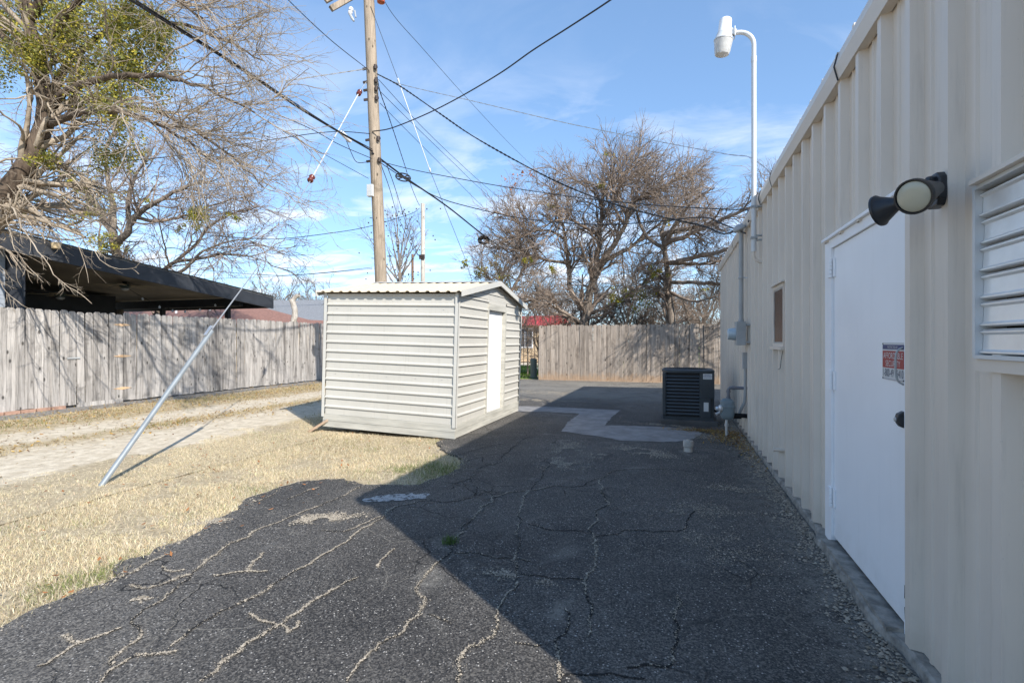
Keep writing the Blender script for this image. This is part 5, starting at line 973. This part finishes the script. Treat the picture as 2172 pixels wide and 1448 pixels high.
lim = [([b0, P(-90, 600, D1), P(0, 430, D1), P(60, 345, D1), P(96, 265, D1), P(98, 200, D1 - .1), P(80, 120, D1 - .2), P(62, 40, D1 - .2), P(30, -80, D1 - .3)], .235, .07),
 ([P(98, 235, D1), P(150, 190, D1 - .3), P(240, 165, D1 - .7), P(340, 165, D1 - 1.0), P(440, 190, D1 - 1.2), P(540, 240, D1 - 1.3)], .065, .012),
 ([P(97, 205, D1), P(170, 110, D1 + .3), P(260, 60, D1 + .6), P(370, 50, D1 + .8), P(470, 85, D1 + .8), P(560, 130, D1 + .7)], .065, .012),
 ([P(80, 120, D1 - .2), P(150, 20, D1 - .5), P(230, -30, D1 - .8), P(330, -20, D1 - 1.0), P(430, 40, D1 - 1.2)], .06, .012),
 ([P(90, 160, D1 - .1), P(20, 90, D1 + .2), P(-60, 40, D1 + .3), P(-140, 40, D1 + .4)], .07, .02),
 ([P(97, 270, D1), P(180, 240, D1 - .6), P(280, 245, D1 - 1.2), P(380, 290, D1 - 1.5), P(460, 350, D1 - 1.6)], .06, .010),
 ([P(96, 250, D1), P(190, 215, D1 + .8), P(300, 230, D1 + 1.6), P(400, 270, D1 + 2.0), P(500, 340, D1 + 2.1), P(560, 400, D1 + 2.1)], .06, .010),
 ([P(62, 40, D1 - .2), P(140, -60, D1 - .4), P(260, -110, D1 - .6), P(380, -90, D1 - .6), P(480, -30, D1 - .5)], .07, .012),
 ([P(15, 410, D1), P(40, 470, D1 - .9), P(62, 505, D1 - 1.1), P(95, 552, D1 - 1.2), P(125, 597, D1 - 1.2), P(165, 622, D1 - 1.2), P(195, 645, D1 - 1.2)], .016, .004),
 ([P(5, 420, D1), P(-10, 520, D1 - .7), P(3, 600, D1 - .9), P(20, 625, D1 - 1), P(60, 655, D1 - 1)], .012, .003),
 ([P(30, 390, D1), P(110, 480, D1 - .7), P(180, 510, D1 - .9), P(210, 550, D1 - 1), P(240, 570, D1 - 1), P(290, 568, D1 - 1)], .013, .003),
 ([P(8, 430, D1), P(20, 490, D1 - .6), P(38, 540, D1 - .7), P(72, 578, D1 - .7), P(92, 600, D1 - .7)], .010, .003)]
bl = []
for (px, py, dd_, r, n) in ((60, 118, 7.9, .24, 420), (250, 30, 7.8, .24, 330), (150, 55, 8.4, .28, 420), (135, 85, 8.0, .28, 420), (240, 65, 8.6, .22, 240), (280, 130, 8.2, .26, 320), (320, 70, 8.4, .28, 330), (300, 45, 8.8, .28, 300), (350, 65, 8.6, .22, 240), (310, 165, 8.3, .34, 480), (260, 120, 8.0, .3, 380), (225, 200, 8.1, .26, 320), (250, 245, 7.6, .24, 300), (170, 160, 8.3, .22, 220), (30, 30, 8.6, .3, 380), (10, 70, 8.9, .3, 300), (110, 30, 8.7, .3, 360), (185, 20, 8.6, .28, 300), (235, 330, 9.0, .26, 260), (90, 335, 8.2, .16, 120), (420, 455, 9.5, .16, 120), (5, 150, 8.8, .25, 220), (340, 110, 8.1, .22, 220), (220, 150, 8.4, .25, 260), (160, 210, 8.5, .2, 160)): bl.append((P(px, py, dd_), r, n))
tree('bare_tree', 'leaning near tree with drooping bare twigs and yellow mistletoe at upper left', b0 * (1, 1, 0), lim,
 [dict(n=140, ln=1.75, ang=(.3, .85), seg=10, wig=.15, grav=-.018, rmul=.5, rmin=.010, t0=.34, bias=(.36, .14, .12), k=5),
  dict(n=1050, ln=1.1, ang=(.2, .8), seg=8, wig=.19, grav=-.035, rmul=.55, rmin=.0066, t0=.15, bias=(.26, .08, .0), k=4),
  dict(n=3500, ln=.50, ang=(.3, .95), seg=5, wig=.22, grav=-.045, rmul=.6, rmin=.0036, t0=.1, k=3), dict(n=3800, ln=.17, ang=(.4, 1.0), seg=2, wig=.15, grav=-.01, rmul=.7, rmin=.0020, t0=.15, k=3)], M['bark1'], M['twig1'], balls=[(c, r * 1.15, n * 4.0) for c, r, n in bl], leafcols=YG + DG, leafsize=.026, trunk_n=8, tail=4)
def up_(px, y0, d): g = P(px, 725, d); g[2] = -.05; return g
D2 = 17.5; b2 = up_(255, 0, D2)
lim = [([b2, P(247, 600, D2), P(243, 530, D2), P(238, 490, D2), P(215, 455, D2), P(190, 420, D2 + .5), P(150, 370, D2 + 1), P(110, 310, D2 + 1)], 0.2250, 0.0375), ([P(243, 520, D2), P(268, 495, D2 - .3), P(285, 462, D2 - .5), P(330, 430, D2 - .8), P(390, 400, D2 - 1), P(450, 385, D2 - 1)], 0.1275, 0.0225),
 ([P(238, 490, D2), P(240, 440, D2 + .3), P(230, 390, D2 + .5), P(225, 320, D2 + .6), P(250, 260, D2 + .6)], 0.1200, 0.0225), ([P(275, 480, D2 - .4), P(272, 430, D2 - .8), P(290, 370, D2 - 1), P(330, 310, D2 - 1.2)], 0.0900, 0.0150),
 ([up_(330, 0, D2 + 1), P(340, 595, D2 + 1), P(375, 555, D2 + 1), P(415, 520, D2 + 1), P(440, 485, D2 + 1), P(490, 455, D2 + 1), P(545, 440, D2 + 1)], 0.1275, 0.0150), ([P(375, 555, D2 + 1), P(420, 550, D2 + .7), P(470, 540, D2 + .6), P(530, 545, D2 + .6), P(575, 560, D2 + .6)], 0.0675, 0.0090), ([P(345, 595, D2 + 1), P(395, 570, D2 + .4), P(430, 535, D2 + .2), P(500, 510, D2 + .2), P(560, 520, D2 + .2)], 0.0750, 0.0090),
 ([P(215, 455, D2), P(150, 450, D2 - .5), P(90, 430, D2 - .8), P(30, 420, D2 - 1)], 0.0900, 0.0150), ([P(190, 420, D2 + .5), P(170, 470, D2 + .8), P(110, 480, D2 + 1), P(60, 470, D2 + 1)], 0.0675, 0.0150), ([P(285, 462, D2 - .5), P(340, 470, D2), P(400, 455, D2 + .4), P(470, 430, D2 + .6), P(540, 415, D2 + .8)], 0.0675, 0.0090)]
bl = [(P(px, py, D2 - .5), r, n) for px, py, r, n in ((215, 515, .42, 420), (232, 512, .3, 240), (205, 420, .5, 300), (200, 395, .45, 260), (240, 330, .5, 320), (300, 330, .4, 240), (420, 455, .35, 220), (180, 450, .4, 200), (160, 400, .4, 200), (280, 415, .3, 140), (60, 440, .4, 200), (380, 490, .22, 90), (490, 455, .25, 110))]
tree('bare_tree', 'gnarled bare tree with pale trunk behind the patio roof', b2 * (1, 1, 0), lim, [dict(n=150, ln=2.4, ang=(.4, 1.1), seg=10, wig=.2, grav=.0, rmul=.5, rmin=.02, t0=.25, k=5), dict(n=1100, ln=1.35, ang=(.3, 1.0), seg=7, wig=.18, grav=-.03, rmul=.55, rmin=.010, t0=.12, k=4), dict(n=4600, ln=.65, ang=(.3, 1.0), seg=4, wig=.18, grav=-.03, rmul=.6, rmin=.0068, t0=.1, k=3), dict(n=3200, ln=.28, ang=(.4, 1.0), seg=2, wig=.15, grav=0, rmul=.7, rmin=.0042, t0=.15, k=3)], M['bark2'], M['twig2'], balls=bl, leafcols=YG + DG, leafsize=.045, trunk_n=7)
# right-hand pair behind the tan fence
D3 = 18.0; b3 = up_(1238, 0, D3)
lim = [([b3, P(1240, 690, D3), P(1250, 630, D3), P(1262, 580, D3), P(1268, 530, D3), P(1275, 470, D3), P(1278, 425, D3), P(1296, 385, D3), P(1300, 365, D3), P(1303, 345, D3)], 0.2130, 0.0178), ([P(1262, 575, D3), P(1295, 530, D3 - .4), P(1325, 480, D3 - .8), P(1335, 440, D3 - 1), P(1375, 410, D3 - 1.2), P(1420, 390, D3 - 1.3), P(1450, 370, D3 - 1.3)], 0.1124, 0.0118), ([P(1268, 560, D3), P(1330, 530, D3 + .5), P(1380, 490, D3 + .8), P(1425, 455, D3 + 1), P(1465, 425, D3 + 1)], 0.0887, 0.0118),
 ([P(1245, 660, D3), P(1212, 620, D3 + .4), P(1206, 560, D3 + .6), P(1200, 510, D3 + .6), P(1192, 470, D3 + .6), P(1180, 430, D3 + .6), P(1150, 405, D3 + .6)], 0.1183, 0.0178), ([P(1205, 560, D3 + .6), P(1150, 550, D3 + .2), P(1100, 530, D3), P(1060, 505, D3)], 0.0651, 0.0118), ([P(1200, 510, D3 + .6), P(1165, 490, D3 + .2), P(1120, 490, D3), P(1085, 460, D3)], 0.0532, 0.0118), ([P(1270, 500, D3), P(1235, 480, D3 - .6), P(1200, 465, D3 - 1), P(1150, 480, D3 - 1.2)], 0.0710, 0.0118), ([P(1277, 440, D3), P(1260, 410, D3 + .5), P(1225, 385, D3 + .8), P(1185, 365, D3 + 1)], 0.0592, 0.0106), ([P(1290, 395, D3), P(1330, 380, D3 + .5), P(1365, 365, D3 + .8)], 0.0473, 0.0088),
 ([P(1240, 690, D3), P(1190, 660, D3 - .5), P(1140, 640, D3 - .8), P(1090, 640, D3 - .9)], 0.0769, 0.0118), ([P(1245, 670, D3), P(1310, 640, D3 - .6), P(1370, 600, D3 - .8), P(1420, 590, D3 - .9)], 0.0769, 0.0118), ([P(1325, 480, D3 - .8), P(1300, 430, D3 - 1.2), P(1310, 385, D3 - 1.4), P(1340, 355, D3 - 1.4)], 0.0532, 0.0088)]
bl = [(P(px, py, D3 - 1), r, n) for px, py, r, n in ((1360, 625, .45, 420), (1305, 630, .3, 200), (1120, 560, .22, 90), (1165, 570, .2, 80), (1170, 445, .2, 60), (1280, 390, .25, 80), (1290, 330, .2, 50))]
tr3 = tree('bare_tree', 'tall spreading bare tree with many stems behind the tan fence', b3 * (1, 1, 0), lim, [dict(n=290, ln=1.65, ang=(.35, 1.0), seg=10, wig=.17, grav=.02, rmul=.5, rmin=.02, t0=.2, k=5), dict(n=2100, ln=1.05, ang=(.3, .95), seg=7, wig=.2, grav=.015, rmul=.55, rmin=.0125, t0=.12, k=4), dict(n=8200, ln=.60, ang=(.3, .9), seg=4, wig=.2, grav=0, rmul=.6, rmin=.0072, t0=.1, k=3), dict(n=5200, ln=.28, ang=(.35, .9), seg=2, wig=.15, grav=0, rmul=.7, rmin=.0045, t0=.15, k=3)], M['bark2'], M['twig2'], balls=bl, leafcols=YG, leafsize=.045, trunk_n=6)
V, cc = [], []
for px, py in ((1090, 375), (1075, 385), (1102, 378), (1112, 372), (1085, 395), (1130, 375)):
    a, c = leafball(P(px, py, D3 - .2), .14, 15, .045, [(.40, .16, .09), (.5, .24, .14)]); V.append(a); cc.append(c)
V = np.concatenate(V) - wl(tr3); cc = np.concatenate(cc); me = mesh_np('dry_leaves', V, [np.arange(len(cc))[:, None] * 4 + np.array([[0, 1, 2, 3]])]); at = me.color_attributes.new('col', 'FLOAT_COLOR', 'POINT'); at.data.foreach_set('color', np.repeat(np.c_[cc, np.ones(len(cc))], 4, axis=0).astype(np.float32).ravel()); link('dry_leaves', me, M['leafattr'], tr3)
D4 = 16.9; b4 = up_(1424, 0, D4)
lim = [([b4, P(1423, 680, D4), P(1420, 620, D4), P(1414, 560, D4), P(1408, 520, D4), P(1403, 490, D4), P(1420, 450, D4), P(1445, 420, D4), P(1470, 395, D4)], 0.1786, 0.0149), ([P(1405, 500, D4), P(1440, 490, D4 - .8), P(1490, 480, D4 - 1.8), P(1515, 465, D4 - 2.6), P(1530, 440, D4 - 3.2)], 0.0967, 0.0149), ([P(1410, 530, D4), P(1370, 500, D4 + .3), P(1350, 450, D4 + .5), P(1340, 390, D4 + .5)], 0.0744, 0.0149), ([P(1414, 560, D4), P(1460, 560, D4 - 1), P(1510, 560, D4 - 2), P(1560, 540, D4 - 2.8)], 0.0744, 0.0149), ([P(1420, 620, D4), P(1380, 610, D4 - .5), P(1330, 610, D4 - .9)], 0.0670, 0.0149), ([P(1420, 620, D4), P(1470, 640, D4 - .7), P(1520, 630, D4 - 1.5)], 0.0670, 0.0149), ([P(1408, 520, D4), P(1450, 450, D4 - 1.4), P(1480, 420, D4 - 2.2), P(1505, 405, D4 - 3), P(1515, 400, D4 - 3.4)], 0.0893, 0.0149), ([P(1408, 520, D4), np.array((1.0, 15.2, 4.6)), np.array((2.2, 14.3, 4.9)), np.array((3.6, 13.6, 5.0))], .085, .02), ([P(1414, 560, D4), np.array((1.2, 15.0, 3.8)), np.array((2.6, 14.2, 4.0)), np.array((4.0, 13.5, 4.2))], .085, .02), ([P(1420, 600, D4), np.array((1.6, 15.6, 3.0)), np.array((2.9, 14.6, 3.4)), np.array((3.9, 14.0, 3.7))], .07, .02)]
tree('bare_tree', 'slimmer bare tree behind the tan fence nearest the metal building', b4 * (1, 1, 0), lim, [dict(n=120, ln=1.0, ang=(.35, 1.0), seg=9, wig=.17, grav=.01, rmul=.5, rmin=.018, t0=.2, k=5), dict(n=900, ln=.9, ang=(.3, .9), seg=7, wig=.16, grav=.01, rmul=.55, rmin=.009, t0=.12, k=4), dict(n=3600, ln=.58, ang=(.3, .9), seg=4, wig=.2, grav=0, rmul=.6, rmin=.0068, t0=.1, k=3), dict(n=2600, ln=.26, ang=(.35, .9), seg=2, wig=.15, grav=0, rmul=.7, rmin=.0042, t0=.15, k=3)], M['bark2'], M['twig2'], balls=[(P(1390, 575, D4 - .5), .22, 90), (P(1385, 585, D4 - .5), .2, 70), (P(1500, 612, D4 - .5), .14, 50), (P(1415, 475, D4), .15, 40)], leafcols=YG, leafsize=.045, trunk_n=4)
D5 = 24.0; b5 = up_(1075, 0, D5)
lim = [([b5, P(1072, 660, D5), P(1060, 620, D5), P(1040, 590, D5), P(1010, 565, D5)], .16, .02), ([P(1070, 650, D5), P(1090, 610, D5), P(1110, 570, D5), P(1120, 530, D5)], .11, .02), ([P(1066, 640, D5), P(1065, 590, D5), P(1080, 550, D5)], .10, .02), ([P(1072, 660, D5), P(1120, 650, D5 - .5), P(1160, 625, D5 - .5)], .09, .02)]
tree('bare_tree', 'low bushy bare tree rising just right of the shed ridge', b5 * (1, 1, 0), lim, [dict(n=75, ln=1.7, ang=(.4, 1.1), seg=8, wig=.18, grav=.01, rmul=.5, rmin=.02, t0=.25, k=4), dict(n=520, ln=1.1, ang=(.3, 1.0), seg=6, wig=.17, grav=0, rmul=.55, rmin=.011, t0=.12, k=3), dict(n=3600, ln=.6, ang=(.3, 1.0), seg=3, wig=.16, grav=0, rmul=.6, rmin=.0068, t0=.1, k=3)], M['bark2'], M['twig2'], balls=[(P(985, 560, D5), .25, 120), (P(1055, 568, D5), .3, 160), (P(1020, 585, D5), .4, 220), (P(1060, 595, D5), .4, 220), (P(1080, 612, D5), .35, 160)], leafcols=YG + [(.30, .25, .10)], leafsize=.06, trunk_n=1)
def brush(px, d, hgt, n, lab, sp=2.4):
    c = up_(px, 0, d); stems = []
    for i in range(n):
        a = rng.random() * 6.283; r0 = rng.random() ** .5 * sp * .55; p0 = c + (r0 * math.cos(a), r0 * .4 * math.sin(a), 0); dx = rng.normal() * .6; dy = rng.normal() * .35; h = hgt * (.55 + .5 * rng.random()); stems.append(([p0, p0 + (dx * .3, dy * .3, h * .4), p0 + (dx * .8, dy * .8, h * .75), p0 + (dx * 1.6, dy * 1.5, h)], .035, .008))
    return tree('bare_shrub', lab, c * (1, 1, 0), stems, [dict(n=n * 16, ln=1.0, ang=(.4, 1.2), seg=6, wig=.22, grav=-.03, rmul=.55, rmin=.009, t0=.15, k=3), dict(n=n * 80, ln=.55, ang=(.3, 1.1), seg=4, wig=.2, grav=-.04, rmul=.6, rmin=.0055, t0=.1, k=3), dict(n=n * 60, ln=.24, ang=(.3, 1.0), seg=2, wig=.2, grav=0, rmul=.7, rmin=.0045, t0=.15, k=3)], M['bark2'], M['twig2'], trunk_k=5)
for o in (brush(1130, 19.5, 3.1, 9, 'tangled bare brush behind left end of the tan fence'), brush(1235, 18.8, 3.3, 24, 'tangled bare brush around the tall tree foot behind the tan fence'), brush(1345, 18.4, 3.2, 24, 'tangled bare brush behind the middle of the tan fence'), brush(1455, 18.2, 3.5, 24, 'tangled bare brush behind right part of the tan fence'), brush(1540, 18.5, 3.5, 14, 'tangled bare brush beside the metal building end')): o['category'] = 'shrub'; o['group'] = 'brush behind the tan fence'
# small tree with seed balls between the poles
D6 = 30; b6 = up_(848, 0, D6); lim = [([b6, P(848, 600, D6), P(846, 540, D6), P(842, 480, D6), P(838, 450, D6)], .14, .02)] + [([P(848, y, D6), P(848 + dx * .5, y - 45, D6), P(848 + dx, y - 90 - abs(dx) * .2, D6)], .06, .012) for y, dx in ((610, -30), (600, 28), (580, -22), (570, 25), (600, -70), (590, 60), (560, -12), (620, -60), (555, 14))]
t6 = tree('sweetgum_tree', 'slender bare tree dotted with dark seed balls behind the pole', b6 * (1, 1, 0), lim, [dict(n=60, ln=1.9, ang=(.3, .7), seg=7, wig=.1, grav=.05, rmul=.5, rmin=.014, t0=.2, k=4), dict(n=240, ln=.9, ang=(.3, .8), seg=5, wig=.12, grav=.03, rmul=.6, rmin=.009, t0=.2, k=3)], M['bark2'], M['twig3'], trunk_n=1)
sbm = mesh_of(B().lathe([(.0, -.045), (.035, -.03), (.045, 0), (.035, .03), (0, .045)], (0, 0, 0), k=6), 'seed_ball'); sbm.materials.append(M['iron'])
for i in range(110):
    a = rng.random() * 6.283; q = P(840 + rng.normal() * 34, 440 + rng.random() * 155, D6 + rng.normal() * .8) - wl(t6); o = bpy.data.objects.new('seed_ball', sbm); COL.objects.link(o); o.parent = t6; o.location = q
# pollarded stump and far trees
D7 = 24; s0 = up_(622, 0, D7); s1 = tree('pollard_tree', 'pale lopped tree stub with one curved limb behind grey fence', s0 * (1, 1, 0), [([s0, P(622, 690, D7), P(626, 665, D7), P(622, 645, D7), P(618, 636, D7)], .19, .12), ([P(623, 655, D7), P(622, 638, D7), P(628, 630, D7), P(635, 627, D7)], .12, .09)], [dict(n=10, ln=.35, ang=(.6, 1.2), seg=4, wig=.2, grav=0, rmul=.3, rmin=.02, t0=.2, k=4)], M['bark3'], M['bark3'])
for (px, d_, top, lab) in ((455, 52, 600, 'far bare tree just above the patio roof tip'), (545, 50, 598, 'far bare tree left of the pale stub'), (600, 56, 592, 'far bare tree right behind the pale stub'), (668, 50, 584, 'far bare tree touching the shed roof corner'), (950, 60, 600, 'far bare tree low behind the shed ridge'), (1500, 34, 560, 'far bare tree behind the brush near the metal building'), (1330, 36, 560, 'far bare tree deep behind the tall spreading tree'), (1170, 38, 600, 'far bare tree above the red roof')):
    b_ = up_(px, 0, d_); h = P(px, top, d_)[2]; s_ = h / 7.5
    lim = [([b_, b_ + (rng.normal() * .2, 0, h * .3), b_ + (rng.normal() * .4, rng.normal() * .3, h * .6), b_ + (rng.normal() * .6, rng.normal() * .4, h * .9)], .17 * s_, .03)] + [([b_ + (0, 0, h * z), b_ + (dx * .5, rng.normal() * .5, h * (z + .16)), b_ + (dx, rng.normal() * .8, h * (z + .36))], .10 * s_, .025) for z, dx in ((.22, 1.6 * s_), (.25, -1.7 * s_), (.3, .8 * s_), (.33, -.9 * s_), (.28, 2.3 * s_), (.30, -2.3 * s_), (.45, 1.0 * s_), (.45, -1.0 * s_))]
    tree('far_tree', lab, b_ * (1, 1, 0), lim, [dict(n=70, ln=1.9 * s_, ang=(.3, .8), seg=7, wig=.15, grav=.05, rmul=.5, rmin=.03, t0=.25, k=4), dict(n=420, ln=1.15 * s_, ang=(.3, .8), seg=5, wig=.15, grav=.03, rmul=.55, rmin=.018, t0=.15, k=3), dict(n=1900, ln=.6 * s_, ang=(.3, .8), seg=3, wig=.15, grav=.02, rmul=.6, rmin=.012, t0=.1, k=3)], M['bark2'], M['twig3'], trunk_k=6, group='far bare trees')
